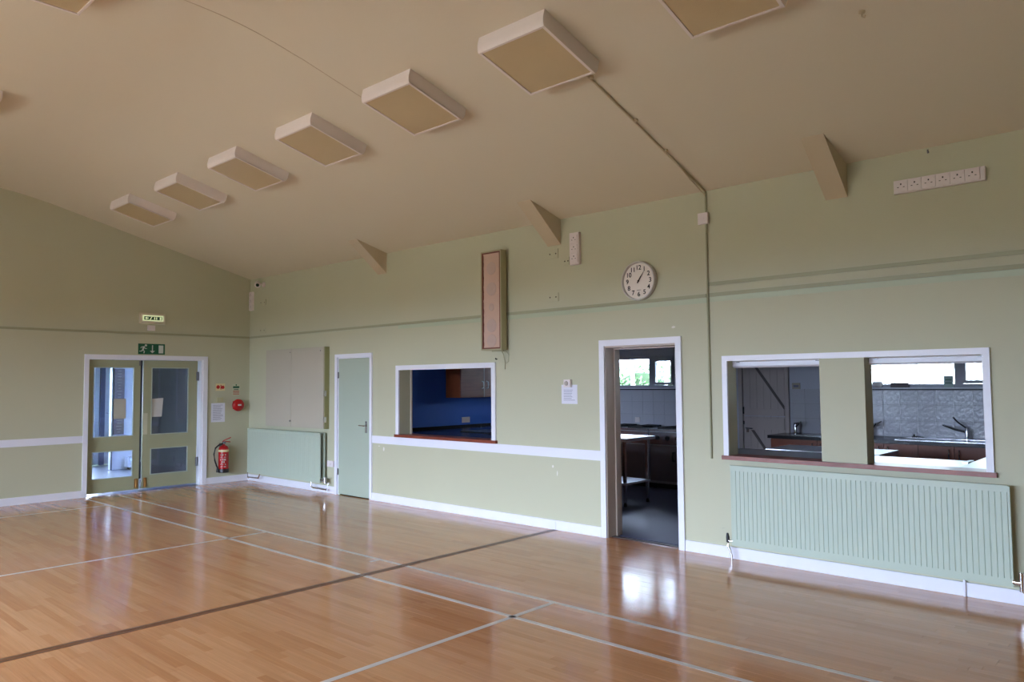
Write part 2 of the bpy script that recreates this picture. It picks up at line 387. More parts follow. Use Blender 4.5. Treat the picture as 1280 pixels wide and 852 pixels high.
cd2 = empty('door_2', (2.94, 0, 0)); struct(cd2, 'narrow pale green cupboard door in white frame')
MB().box(2.50, 2.56, -.022, 0, 0, 2.005).box(3.325, 3.376, -.022, 0, 0, 2.005).box(2.56, 3.325, -.022, 0, 1.96, 2.005).box(2.56, 2.578, 0, .12, 0, 1.96).box(3.307, 3.325, 0, .12, 0, 1.96).box(2.578, 3.307, 0, .12, 1.942, 1.96).build('frame', WHITE, cd2)
MB().box(2.3, 3.3, .70, .75, 0, 2.3).box(2.3, 2.35, WT, .70, 0, 2.3).box(3.25, 3.3, WT, .70, 0, 2.3).box(2.35, 3.25, WT, .70, 2.25, 2.3).box(2.35, 3.25, WT, .70, -.05, 0).build('leak_block_box', UNDER, cd2)  # unseen box added to stop daylight leaking under the door
leaf = bx(2.582, 3.303, -.006, .034, .012, 1.938).bev(.003, 1).build('door_leaf', DOORG, cd2)
for z in (1.66, .28):
    MB().box(2.566, 2.59, -.012, -.004, z, z+.09).tube([(2.578, -.014, z), (2.578, -.014, z+.09)], .007).build('hinge', HINGE, leaf)
MB().box(3.225, 3.262, -.014, -.006, .90, 1.06).tube([(3.243, -.01, 1.0), (3.243, -.05, 1.0), (3.22, -.055, 1.0), (3.13, -.055, 1.003)], .009).build('lever_handle', CHROME, leaf)

def hatch(name, label, x0, x1, z0, z1, w, pier=None):
    h = empty(name, ((x0+x1)/2, 0, z0)); struct(h, label)
    architrave('', x0, x1, z1, w, .022, z0=z0).bev(.003, 1).build('white_frame', WHITE, h)
    bx(x0-.015, x1+.015, -.035, WT+.02, z0-.034, z0+.002).bev(.008, 2).build('sill_board', SILLW, h)
    return h
bh = hatch('trim_20', 'small serving hatch with red brown sill, blue room behind', 3.895, 5.72, .908, 1.815, .062)
MB().box(3.955, 3.975, WT, WT+.02, .91, 1.775).build('inner_stop', OFFW, bh)
kh = hatch('trim_21', 'long twin serving hatch with green centre pier and red brown sill', 8.57, 10.655, .906, 1.803, .048)
for x0, x1 in ((8.615, 9.43), (9.795, 10.62)):
    s = MB().prism([(.10, 1.765), (.10, 1.71), (.12, 1.695), (.17, 1.695), (.17, 1.765)], 'x', x0, x1).build('roller_shutter_box', WHITE, kh)
    for x in (x0+.04, x1-.06): bx(x, x+.03, .095, .101, 1.74, 1.748).build('screw_plate', HINGE, s)

# ------------------------------------------------------------------ double doors in the end wall
dd = empty('door_1', (-.07, -1.65, 0)); struct(dd, 'pair of glazed olive green doors in white frame')
MB().box(0, .02, -2.535, -2.475, 0, 2.035).box(0, .02, -.80, -.727, 0, 2.035).box(0, .02, -2.475, -.80, 1.975, 2.035).bev(.004, 1).build('architrave', WHITE, dd)
MB().box(-.15, 0, -2.49, -2.47, 0, 1.975).box(-.15, 0, -.82, -.80, 0, 1.975).box(-.15, 0, -2.47, -.82, 1.967, 1.985).build('lining', WHITE, dd)
def glazed_leaf(y0, y1, gy0, gy1, ax, label):
    b = MB(); x0, x1 = ax-.02, ax+.02
    us = [y0, gy0, gy1, y1]; zs = [.03, .225, .625, .83, 1.855, 1.962]
    for i in range(3):
        for j in range(5):
            if i == 1 and j in (1, 3): continue
            b.box(x0, x1, us[i], us[i+1], zs[j], zs[j+1])
    bmesh.ops.remove_doubles(b.bm, verts=b.bm.verts, dist=1e-5)
    lf = b.build('door_leaf', OLIVE, dd); lf['label'] = label
    for z0, z1 in ((.225, .625), (.83, 1.855)):
        bx(ax-.003, ax+.003, gy0, gy1, z0, z1).build('glass_pane', GLASS, lf)
        f = MB()
        for q in ((gy0, gy0+.012, z0, z1), (gy1-.012, gy1, z0, z1), (gy0+.012, gy1-.012, z0, z0+.012), (gy0+.012, gy1-.012, z1-.012, z1)):
            f.box(x1-.014, x1+.006, *q)
        f.build('glazing_bead', mat('pale_blue_green_bead', (176, 188, 176), .4), lf)
    return lf
l1 = glazed_leaf(-2.45, -1.735, -2.395, -1.825, -.08, 'left glazed leaf, bright lobby behind')
l2 = glazed_leaf(-1.685, -.85, -1.565, -.99, -.10, 'right glazed leaf, dark blue behind the glass')
for lf, y, ax in ((l1, -1.80, -.06), (l2, -1.66, -.08)):
    MB().box(ax, ax+.01, y, y+.045, .05, .19).tube([(ax+.015, y+.022, .06), (ax+.015, y+.022, .17)], .008).build('flush_bolt', BRASS, lf)
for z in (1.65, .30): MB().box(-.078, -.07, -.87, -.83, z, z+.14).tube([(-.07, -.85, z), (-.07, -.85, z+.14)], .009).build('hinge', HINGE, l2)
bx(-.08, -.076, -1.675, -1.615, .84, 1.16).build('push_plate', mat('cream_push_plate', (196, 196, 168), .4), l2)
bx(-.062, -.045, -1.76, -1.735, 1.88, 1.95).build('catch', HINGE, l1)
tag(bx(-.0772, -.0762, -2.10, -1.93, 1.09, 1.385).build('paper_notice', mat('back_of_paper', (186, 184, 168), .8)), 'blank beige paper taped on the bright left door pane', 'notice')
b = MB().prism([(-1.56, 1.10), (-1.395, 1.10), (-1.375, 1.385), (-1.56, 1.375)], 'x', -.0972, -.0962)
tag(b.build('paper_notice', mat('back_of_paper_white', (204, 202, 196), .8)), 'curled white paper taped on the dark right door pane', 'notice')

# lobby beyond the double doors
struct(bx(-4.6, -.15, LY, .9, -.06, -.002).build('floor_2', LOBF)); struct(bx(-.15, 0, -2.49, -.80, -.06, -.001).build('trim_30', mat('threshold_dark_metal', (70, 70, 76), .4, .5))); struct(bx(-4.6, -.15, LY-.15, .9, 2.45, 2.5).build('ceiling_2', LOBW_M))
wall_grid('wall_left_2', LOBW_M, 'x', -3.55, -3.4, -.935, .9, 0, 2.45, [])
wall_grid('wall_front_2', LOBW_M, 'y', LY-.15, LY, -4.6, -.15, 0, 2.45, LOBW)
wall_grid('wall_right_2', LOBW_M, 'y', .9, 1.0, -4.6, -.15, 0, 2.45, [])
wall_grid('wall_left_3', LOBW_M, 'x', -4.75, -4.6, LY, .9, 0, 2.45, [(-2.6, -.84, .12, 2.1)])
w = empty('window_4', (-2.1, LY-.08, .9)); struct(w)  # unseen window, put in to light the lobby
MB().box(-2.9, -2.84, LY-.11, LY-.05, .9, 2.1).box(-1.36, -1.3, LY-.11, LY-.05, .9, 2.1).box(-2.84, -1.36, LY-.11, LY-.05, 2.04, 2.1).box(-2.84, -1.36, LY-.11, LY-.05, .9, .96).build('window_frame', WHITE, w)
bx(-2.84, -1.36, LY-.084, LY-.08, .96, 2.04).build('pane', GLASS, w)
w = empty('window_5', (-4.68, -1.9, .12)); struct(w)
MB().box(-4.72, -4.66, -2.6, -2.54, .12, 2.1).box(-4.72, -4.66, -.90, -.84, .12, 2.1).box(-4.72, -4.66, -2.54, -.90, .12, .2).box(-4.72, -4.66, -2.54, -.90, 2.04, 2.1).build('window_frame', WHITE, w)
bx(-4.69, -4.686, -2.54, -.90, .2, 2.04).build('pane', GLASS, w)
ld = empty('door_4', (-4.6, -.7, 0)); struct(ld, 'white lobby door with dark blue post')
bx(-4.60, -4.54, -.755, -.67, 0, 2.0).build('door_post', mat('dark_blue_post', (50, 66, 110), .5), ld)
bx(-4.60, -4.56, -.665, -.1, .02, 1.98).build('door_leaf', LOBW_M, ld)
MB().tube([(-4.56, -.63, 1.03), (-4.51, -.63, 1.03), (-4.51, -.57, 1.03)], .01).build('lever_handle', CHROME, ld)
bx(-3.42, -3.37, -.955, -.935, 0, 2.2).build('corner_edge', mat('dark_grey_blue_frame', (44, 52, 68), .5), ld)
hb = tag(empty('honours_board', (-3.385, -.82, .66)), 'tall dark wooden board with pale lettering seen through the left door pane', 'board')
bx(-3.40, -3.37, -.915, -.735, .66, 1.90).bev(.005, 1).build('board', HONB, hb)
b = MB(); random.seed(3)
for i in range(22):
    z = 1.86-i*.055; hw = random.uniform(.02, .055); b.box(-3.37, -3.3685, -.825-hw, -.825+hw, z-.004, z+.004)
b.build('lettering', GOLDT, hb)['kind'] = 'stuff'
sb = tag(empty('storage_heater', (-3.3, -.4, 0)), 'low white heater against the lobby wall seen through the left pane', 'heater')
bx(-3.4, -3.24, -.70, .1, .04, .24).bev(.01, 2).build('casing', LOBW_M, sb); bx(-3.38, -3.26, -.66, .06, 0, .04).build('foot', DARKM, sb)
bx(-3.245, -3.238, -.66, .06, .15, .21).build('grille', STEEL, sb)
nb2 = tag(empty('screen_board', (-.75, -.7, 0)), 'dark blue folding screen standing close behind the right door leaf', 'screen')
bx(-.78, -.75, -1.47, -.98, .10, 1.98).build('panel', NAVY, nb2); bx(-.78, -.75, -.9795, -.40, .10, 1.98).build('panel', NAVY, nb2)
bx(-.84, -.70, -1.44, -1.38, 0, .10).build('foot', DARKM, nb2); bx(-.84, -.70, -.50, -.44, 0, .10).build('foot', DARKM, nb2)

# ------------------------------------------------------------------ signs by the double door
b = tag(empty('exit_light', (0, -1.61, 2.52)), 'lit exit box light above the green running man sign', 'sign')
bx(0, .06, -1.795, -1.43, 2.515, 2.675).bev(.018, 3).build('casing', LITBOX, b, True)
p = bx(.058, .062, -1.765, -1.46, 2.555, 2.64).build('lit_panel', SIGNLIT, b)
MB().box(.062, .0635, -1.745, -1.48, 2.572, 2.622).build('green_band', LITG, p)
m2 = MB().box(.0636, .0642, -1.60, -1.585, 2.578, 2.616).box(.0636, .0642, -1.57, -1.555, 2.578, 2.616).box(.0636, .0642, -1.515, -1.49, 2.576, 2.618)
m2.prism([(-1.735, 2.597), (-1.705, 2.618), (-1.705, 2.576)], 'x', .0636, .0642).box(.0636, .0642, -1.705, -1.68, 2.59, 2.604)
m2.prism([(-1.665, 2.576), (-1.64, 2.618), (-1.625, 2.618), (-1.65, 2.576)], 'x', .0636, .0642).build('white_symbols', SIGNLIT, p)['kind'] = 'stuff'
tag(bx(0, .03, -1.672, -1.567, 2.412, 2.492).bev(.005, 2).build('junction_box', WPLAST), 'small white box directly under the lit exit light', 'junction box')
s = tag(empty('exit_sign', (0, -1.60, 2.05)), 'green fire exit sign with running man, down arrow and door', 'sign')
bx(0, .004, -1.80, -1.405, 2.052, 2.212).build('sign_plate', SIGNG, s)
b = MB(); X0, X1 = .0042, .0052
def man(b, oy, oz, k):
    P = lambda l: [(oy+a*k, oz+c*k) for a, c in l]
    b.lathe([(.017*k, X0), (.017*k, X1)], (0, oy+.100*k, oz+.128*k), 'x', 14)
    for l in ([(.055, .112), (.085, .118), (.070, .060), (.045, .055)], [(.060, .114), (.030, .106), (.022, .085), (.028, .083), (.038, .098), (.060, .103)],
              [(.078, .108), (.095, .085), (.118, .086), (.118, .078), (.090, .075), (.072, .098)],
              [(.045, .062), (.062, .052), (.040, .034), (.008, .034), (.005, .044), (.034, .046)],
              [(.055, .064), (.072, .056), (.086, .036), (.078, .008), (.066, .010), (.072, .034)]):
        b.prism(P(l), 'x', X0, X1)
man(b, -1.79, 2.058, 1.0)
b.build('running_man', SIGNW, s)
b = MB()
b.prism([(-1.60, 2.165-.07), (-1.585, 2.095), (-1.585, 2.19), (-1.60, 2.19)], 'x', X0, X1).prism([(-1.63, 2.105), (-1.593, 2.070), (-1.555, 2.105)], 'x', X0, X1)
b.build('down_arrow', SIGNW, s); bx(X0, X1, -1.50, -1.43, 2.070, 2.190).build('door_symbol', SIGNW, s)
s = tag(empty('fire_point_sign', (0, -.51, 1.49)), 'small cream sign with red fire symbols, left of the green and red card', 'sign')
bx(0, .003, -.585, -.43, 1.485, 1.60).build('sign_plate', CREAMP, s)
b = MB().lathe([(.03, .003), (.03, .004)], (0, -.545, 1.545), 'x', 16).box(.003, .004, -.505, -.49, 1.505, 1.58).lathe([(.028, .003), (.028, .004)], (0, -.465, 1.54), 'x', 14)
b.build('red_symbols', REDL, s)
s = tag(empty('instruction_card', (0, -.23, 1.41)), 'small white card with green top and red bottom above the alarm bell', 'sign')
bx(0, .003, -.305, -.165, 1.405, 1.59).build('card', mat('card_greenish_white', (196, 200, 170), .6), s)
MB().lathe([(.012, .003), (.012, .0045)], (0, -.235, 1.575), 'x', 12).box(.003, .004, -.29, -.18, 1.525, 1.555).box(.003, .004, -.275, -.195, 1.495, 1.505).build('green_print', SIGNG, s)
b = MB()
for z in (1.42, 1.44, 1.46, 1.478): b.box(.003, .004, -.29, -.18, z, z+.008)
b.build('red_print', REDL, s)
s = tag(empty('light_switch', (0, -.51, 1.30)), 'cream switch box above the typed notice right of double doors', 'switch')
bx(0, .03, -.565, -.468, 1.30, 1.375).bev(.005, 2).build('box', mat('cream_plastic', (196, 190, 150), .4), s); bx(.03, .036, -.525, -.508, 1.322, 1.352).build('rocker', mat('cream_plastic', (0, 0, 0)), s)
def notice(name, label, y0, y1, z0, z1, rows, axis='x', seed=1):
    random.seed(seed)
    if axis == 'x':
        s = tag(empty(name, (0, (y0+y1)/2, z0)), label, 'notice'); bx(0, .002, y0, y1, z0, z1).build('sheet', PAPER, s); b = MB()
        for i in range(rows): b.box(.002, .0026, y0+.03, y1-.03-random.random()*.05, z1-.03-i*(z1-z0-.05)/rows-.005, z1-.03-i*(z1-z0-.05)/rows)
    else:
        s = tag(empty(name, ((y0+y1)/2, 0, z0)), label, 'notice'); bx(y0, y1, -.002, 0, z0, z1).build('sheet', PAPER, s); b = MB()
        for i in range(rows): b.box(y0+.03, y1-.03-random.random()*.05, -.0026, -.002, z1-.055-i*(z1-z0-.08)/rows-.004, z1-.055-i*(z1-z0-.08)/rows)
    b.build('typed_lines', INK, s)
notice('typed_notice', 'white typed sheet on the end wall above the fire extinguisher', -.655, -.425, .98, 1.285, 13)
s = tag(empty('fire_bell', (0, -.22, 1.15)), 'round red fire alarm bell near the corner of end wall', 'alarm bell')
bx(0, .035, -.29, -.15, 1.18, 1.31).build('back_box', REDP, s)
MB().lathe([(.03, .03), (.096, .035), (.100, .05), (.096, .07), (.075, .088), (.04, .096), (.004, .098)], (0, -.222, 1.245), 'x', 32).build('gong', REDP, s, True)
MB().box(.094, .099, -.25, -.19, 1.235, 1.26).prism([(-.25, 1.30), (-.19, 1.30), (-.20, 1.285), (-.245, 1.285)], 'x', .086, .090).build('white_label', SIGNW, s)

# fire extinguisher
e = tag(empty('fire_extinguisher', (.10, -.49, .17)), 'red fire extinguisher with black hose hung on the end wall', 'fire extinguisher')
EX, EY = .095, -.485
MB().lathe([(.070, .21), (.078, .215), (.080, .24), (.080, .53), (.076, .56), (.06, .59), (.035, .605), (.022, .61), (.022, .63)], (EX, EY, 0), 'z', 28).build('cylinder', REDP, e, True)
MB().lathe([(.075, .172), (.084, .178), (.084, .225), (.080, .235)], (EX, EY, 0), 'z', 28).build('base_ring', BLACK, e, True)
MB().lathe([(.0808, .505), (.0808, .54)], (EX, EY, 0), 'z', 28).build('cream_band', CREAMP, e, True)
b = MB()
for i, (w_, h_) in enumerate(((.09, .02), (.11, .012), (.08, .03), (.10, .03), (.06, .012), (.10, .012))):
    z = .46-i*.038
    for k in range(5):
        if (k+i) % 4 == 3: continue
        a = -.55+(k-2)*.22; b.box(EX+.0795*math.cos(a), EX+.0825*math.cos(a), EY+.081*math.sin(a)-.006, EY+.081*math.sin(a)+.006, z-h_/2, z+h_/2)
b.build('white_print', SIGNW, e)['kind'] = 'stuff'
MB().tube([(EX, EY, .61), (EX, EY, .655)], .02).box(EX-.012, EX+.012, EY-.02, EY+.03, .64, .665).build('valve', HINGE, e)
MB().tube([(EX, EY-.02, .65), (EX, EY+.03, .665), (EX, EY+.11, .655)], .008, 8).build('lower_lever', REDP, e)
MB().tube([(EX, EY-.02, .665), (EX, EY+.02, .69), (EX, EY+.12, .725)], .008, 8).build('upper_lever', REDP, e)
MB().tube([(EX+.01, EY-.02, .635), (EX+.03, EY-.08, .63), (EX+.03, EY-.15, .575), (EX+.02, EY-.17, .48), (EX+.02, EY-.155, .38), (EX+.01, EY-.12, .29), (EX+.01, EY-.095, .245)], .012, 10).build('hose', BLACK, e, True)
MB().tube([(EX+.01, EY-.10, .26), (EX+.005, EY-.10, .185)], [.014, .022]).build('nozzle', BLACK, e)
bx(0, .02, EY-.03, EY+.03, .50, .64).build('wall_bracket', HINGE, e)

# ------------------------------------------------------------------ ceiling lights
TH = math.atan(.262)
def ceiling_light():
    t = empty('ceiling_light', (0, 0, 0), True)                 # local: z=0 on the ceiling, -z down; y across
    H = .115; hx = .305; w0, w1 = .312, .290
    prof = [(-w0, 0), (-w0, -H*.55), (-w0+.006, -H*.78), (-w0+.014, -H*.92), (-w1, -H), (-w1+.016, -H), (-w1+.016, -H+.012), (w1-.016, -H+.012), (w1-.016, -H), (w1, -H), (w0-.014, -H*.92), (w0-.006, -H*.78), (w0, -H*.55), (w0, 0)]
    MB().prism(prof, 'x', -hx+.01, hx-.01).build('housing', LIGHTFR, t, True)
    for s in (-1, 1):
        bx(min(s*hx, s*(hx-.022)), max(s*hx, s*(hx-.022)), -w1+.0, w1, -H-.001, -H+.012).build('rim', LIGHTFR, t)
        pr = [(y*1.004, z*1.004) for y, z in prof if not (abs(y) < w1-.005)]
        MB().prism(pr, 'x', s*hx-.01*(s > 0), s*hx+.01*(s < 0)).build('end_cap', LIGHTFR, t)
    bx(-hx+.01, hx-.01, -w1+.015, w1-.015, -H+.0125, -H+.006).build('diffuser', DIFF, t)
    return t
L0 = ceiling_light()
names = ['farthest ceiling light of the long row, nearest the end wall', 'second ceiling light from the end wall in the long row', 'third ceiling light from the end wall in the long row',
         'fourth ceiling light from the end wall in the long row', 'fifth ceiling light from the end wall, long row, large in view', 'sixth and biggest whole ceiling light, where the ceiling cable starts', 'ceiling light cut by the top edge, right of the cable']
cl = []
for i in range(7):
    o = L0 if i == 0 else copy_tree(L0)
    x = [1.466, 2.87, 4.253, 5.644, 7.02, 8.388, 9.762][i]; yy = -2.322
    o.location = (x, yy, zc(yy)+.0); o.rotation_euler = (-TH, 0, 0)
    tag(o, names[i], 'ceiling light', 'square ceiling lights')
for x, y, lb in ((6.36, -4.87, 'ceiling light on the flat top, cut by the top left corner of the view'), (3.45, -4.80, 'ceiling light on the flat top, only its corner at the left edge')):
    o = copy_tree(L0); o.location = (x, y, zc(y, x)+.004); o.rotation_euler = (0, 0, 0); tag(o, lb, 'ceiling light', 'square ceiling lights')

# conduits
def cpt(x, y, off=.012): return (x, y, zc(y)-off)
cc = tag(empty('ceiling_cable', cpt(8.5, -1.95)), 'painted conduit running down the slope from the biggest light to the wall', 'cable')
MB().tube([cpt(8.525, -2.0), cpt(8.50, -1.3), cpt(8.47, -.7), cpt(8.452, -.25), cpt(8.444, -.02)], .009, 8).build('conduit', PIPEC, cc, True)
MB().tube([cpt(8.482, -.7), cpt(8.45, -.3, .03), cpt(8.436, -.02, .04), (8.436, -.014, 3.28)], .006, 6).build('loose_wire', PIPEC, cc, True)
for x, y in ((8.52, -1.90), (8.50, -1.28), (8.475, -.78)): MB().lathe([(.018, -.02), (.022, -.012), (.02, 0)], (x+.012, y, zc(y)), 'z', 12).build('clip', PIPEC, cc)
MB().tube([(8.442, -.010, 3.34), (8.442, -.010, .875)], .010, 8)
tag(MB().tube([(8.442, -.011, 3.335), (8.442, -.011, .872)], .010, 8).build('wall_conduit', PIPEG, None, True), 'thin green painted conduit dropping down the wall past the clock', 'cable')
s = tag(empty('junction_box', (8.42, 0, 3.03)), 'small white junction box high on the vertical wall conduit', 'junction box')
bx(8.375, 8.475, -.045, -.0215, 3.03, 3.135).bev(.005, 2).build('box', WPLAST, s); MB().lathe([(.012, -.048), (.012, -.044)], (8.425, 0, 3.083), 'y', 12).build('screw_cap', WPLAST, s)
s = tag(MB().tube([(10.31, -.002, 3.31), (10.31, -.02, 3.30), (10.31, -.025, 3.325)], .006, 8).build('hook', HINGE), 'tiny metal hook at the top edge of the wall above six sockets', 'hook')
y_ = -1.67
tag(MB().lathe([(.02, 0), (.018, -.012), (.008, -.016)], (10.37, y_, zc(y_)), 'z', 12).tube([(10.37, y_, zc(y_)-.01), (10.37, y_, zc(y_)-.035), (10.385, y_, zc(y_)-.045), (10.39, y_, zc(y_)-.03)], .004, 6).build('ceiling_hook', PIPEC), 'small painted hook on the ceiling near the top right', 'hook')

# ------------------------------------------------------------------ clock
CX, CZ = 7.71, 2.572
c = tag(empty('wall_clock', (CX, 0, CZ)), 'round white wall clock with silver rim showing just past one', 'clock')
MB().lathe([(.175, 0), (.192, -.004), (.196, -.02), (.196, -.05), (.190, -.058), (.182, -.058), (.176, -.048), (.176, -.03), (.02, -.03)], (CX, 0, CZ), 'y', 64).build('silver_rim', mat('silver_rim', (204, 200, 196), .3, .3), c, True)
MB().lathe([(.177, -.030), (.177, -.033)], (CX, 0, CZ), 'y', 64).build('face', mat('clock_face_white', (232, 224, 214), .5), c)
for i in range(1, 13):
    a = i*PI/6; text('numeral', str(i), .064, INKD, c, (CX+.132*math.sin(a), -.0335, CZ+.132*math.cos(a)-.002), ROT_K)
bx(CX-.022, CX+.022, -.0345, -.033, CZ-.094, CZ-.090).build('maker_mark', INKD, c)
def hand(name, ang, L, w, y):
    d = (math.sin(ang), math.cos(ang)); n = (d[1], -d[0])
    pts = [(CX-d[0]*.025+n[0]*w, CZ-d[1]*.025+n[1]*w), (CX+d[0]*L*.5+n[0]*w, CZ+d[1]*L*.5+n[1]*w), (CX+d[0]*L, CZ+d[1]*L), (CX+d[0]*L*.5-n[0]*w, CZ+d[1]*L*.5-n[1]*w), (CX-d[0]*.025-n[0]*w, CZ-d[1]*.025-n[1]*w)]
    MB().prism(pts, 'y', y, y-.002).build(name, INKD, c)
hand('hour_hand', math.radians(33.5), .085, .0055, -.036); hand('minute_hand', math.radians(36), .125, .0035, -.039)
MB().lathe([(.008, -.034), (.008, -.043)], (CX, 0, CZ), 'y', 14).build('hub', INKD, c)

# ------------------------------------------------------------------ column loudspeaker
s = tag(empty('column_speaker', (5.765, -.05, 1.95)), 'tall narrow loudspeaker with pinkish cloth front above the small hatch', 'loudspeaker')
X0s, X1s, Z0s, Z1s = 5.60, 5.925, 1.952, 3.103
b = MB().box(X0s, X1s, -.125, -.035, Z0s, Z0s+.015).box(X0s, X1s, -.125, -.035, Z1s-.015, Z1s).box(X0s, X0s+.015, -.125, -.035, Z0s+.015, Z1s-.015).box(X1s-.015, X1s, -.125, -.035, Z0s+.015, Z1s-.015).box(X0s+.015, X1s-.015, -.045, -.035, Z0s+.015, Z1s-.015)
b.build('cabinet', mat('speaker_olive_beige_case', (172, 166, 132), .5), s)
MB().box(X0s+.015, X0s+.033, -.120, -.10, Z0s+.015, Z1s-.015).box(X1s-.033, X1s-.015, -.120, -.10, Z0s+.015, Z1s-.015).box(X0s+.033, X1s-.033, -.120, -.10, Z0s+.015, Z0s+.03).box(X0s+.033, X1s-.033, -.120, -.10, Z1s-.03, Z1s-.015).build('inner_frame', SPKW, s)
b = MB(); nx, nz_ = 6, 40; gg = []
for j in range(nz_+1):
    zz = Z0s+.03+(Z1s-Z0s-.06)*j/nz_; row = []
    for i in range(nx+1):
        ins = .012*abs(math.sin(j*1.1+ (0 if i == 0 else 2)))
        xx = X0s+.033+(X1s-X0s-.066)*i/nx
        if i == 0: xx += ins*.5
        if i == nx: xx -= ins
        row.append(b.bm.verts.new((xx, -.112+.002*math.sin(j*.9+i), zz)))
    gg.append(row)
for j in range(nz_):
    for i in range(nx): b.bm.faces.new((gg[j][i], gg[j][i+1], gg[j+1][i+1], gg[j+1][i]))
ext = bmesh.ops.extrude_face_region(b.bm, geom=b.bm.faces[:]); bmesh.ops.translate(b.bm, verts=[v for v in ext['geom'] if isinstance(v, bmesh.types.BMVert)], vec=(0, .012, 0))
cl_ = b.build('grille_cloth', SPKC, s, True)
for z, r in ((2.90, .075), (2.66, .078), (2.45, .045), (2.235, .078), (2.06, .075)):
    MB().lathe([(r, -.1135), (r*.97, -.1165), (r*.55, -.1165), (r*.5, -.1155), (r*.2, -.1155), (.01, -.117)], (5.762, 0, z), 'y', 28).build('cone_outline', SPKD, cl_, True)
bx(5.72, 5.80, -.035, 0, 3.05, 3.12).build('wall_bracket', DARKM, s); bx(5.72, 5.80, -.035, 0, 1.95, 2.0).build('wall_bracket', DARKM, s)
MB().tube([(5.86, -.06, 1.953), (5.87, -.03, 1.90), (5.875, -.012, 1.80), (5.87, -.01, 1.73)], .005, 6).tube([(5.90, -.04, 1.953), (5.94, -.02, 1.90), (5.93, -.012, 1.82), (5.89, -.01, 1.80)], .004, 6).box(5.70, 5.88, -.05, -.035, 1.936, 1.952).build('cable', PIPEG, s)
tag(MB().tube([(5.735, 0, 1.85), (5.735, -.02, 1.85), (5.735, -.024, 1.865)], .007, 8).build('hook', DARKM), 'small dark hook under the column loudspeaker', 'hook')

# ------------------------------------------------------------------ sockets and plates
def socket_plate(p, x, z, w, h, y, m=WPLAST):
    pl = bx(x, x+w, y-.008, y, z, z+h).bev(.003, 1).build('plate', m, p)
    MB().box(x+w*.45, x+w*.55, y-.0087, y-.0078, z+h*.62, z+h*.76).box(x+w*.22, x+w*.34, y-.0087, y-.0078, z+h*.40, z+h*.46).box(x+w*.66, x+w*.78, y-.0087, y-.0078, z+h*.40, z+h*.46).build('pin_holes', INKD, pl)
    bx(x+w*.82, x+w*.92, y-.011, y-.0075, z+h*.72, z+h*.92).build('switch_rocker', m, pl)
s = tag(empty('socket_strip', (10.37, 0, 3.02)), 'long horizontal strip of six white sockets high on the wall, right', 'sockets')
bx(10.065, 10.68, -.035, 0, 3.021, 3.123).bev(.004, 1).build('back_box', WPLAST, s)
for i in range(6): socket_plate(s, 10.072+i*.0965, 3.028, .0935, .089, -.035)
s = tag(empty('socket_strip', (6.92, 0, 2.82)), 'vertical strip of three white sockets beside the middle brace', 'sockets')
bx(6.855, 6.978, -.04, 0, 2.822, 3.165).bev(.004, 1).build('back_box', WPLAST, s)
for i in range(3): socket_plate(s, 6.866, 2.845+i*.10, .10, .095, -.04)
s = tag(empty('socket_strip', (.08, 0, 2.81)), 'narrow white vertical socket strip in the far corner', 'sockets')
bx(.02, .125, -.03, 0, 2.815, 3.13).bev(.004, 1).build('back_box', WPLAST, s)
for i in range(3): socket_plate(s, .027, 2.825+i*.10, .092, .09, -.03)
for lb, x0, x1, z0, z1 in (('green painted double plate left of the vertical socket strip, upper one', 6.52, 6.672, 2.925, 3.03), ('small green painted plate touching the vertical socket strip, lower left', 6.745, 6.825, 2.835, 2.92),
        ('green painted double plate just above the picture rail', 6.515, 6.668, 2.455, 2.55), ('green painted plate in the far corner, upper', .32, .52, 2.88, 2.975), ('green painted plate in the far corner, lower', .32, .52, 2.42, 2.515)):
    s = tag(empty('blank_plate', ((x0+x1)/2, 0, z0)), lb, 'wall plate'); bx(x0, x1, -.01, 0, z0, z1).bev(.002, 1).build('plate', GREEN, s)
    for x in (x0+.25*(x1-x0), x1-.2*(x1-x0)): MB().lathe([(.008, -.0098), (.008, -.012)], (x, 0, (z0+z1)/2), 'y', 10).build('screw', mat('dull_screw', (60, 54, 48), .5), s)
s = tag(empty('security_camera', (.40, 0, 3.17)), 'white security camera with dark green lens high in the corner', 'camera')
MB().lathe([(.045, 0), (.045, -.02), (.02, -.035)], (.45, 0, 3.22), 'y', 16).tube([(.45, -.02, 3.22), (.40, -.08, 3.235)], .012).build('bracket', WPLAST, s)
MB().tube([(.33, -.05, 3.26), (.40, -.09, 3.235), (.47, -.13, 3.20)], [.035, .042, .048], 16).build('body', WPLAST, s, True)
MB().tube([(.467, -.128, 3.202), (.480, -.136, 3.195)], [.030, .024], 16).build('lens', mat('dark_green_lens', (14, 50, 40), .1), s, True)
s = tag(empty('socket_outlet', (2.41, 0, .38)), 'white socket between the far radiator and the cupboard door', 'socket')
bx(2.33, 2.485, -.03, 0, .382, .468).bev(.004, 1).build('box', WPLAST, s)
MB().box(2.40, 2.42, -.034, -.03, .41, .44).build('rocker', WPLAST, s)
notice('wall_notice', 'white typed notice pinned left of the kitchen doorway', 6.692, 6.905, 1.346, 1.55, 7, 'y', 5)
s = tag(empty('thermostat', (6.79, 0, 1.52)), 'small white dial thermostat above the notice by the kitchen doorway', 'thermostat')
bx(6.748, 6.835, -.035, -.0005, 1.524, 1.605).bev(.006, 2).build('box', WPLAST, s)
MB().lathe([(.024, -.034), (.024, -.042), (.02, -.046)], (6.785, 0, 1.565), 'y', 20).build('dial', mat('dial_grey', (176, 168, 160), .4), s, True)

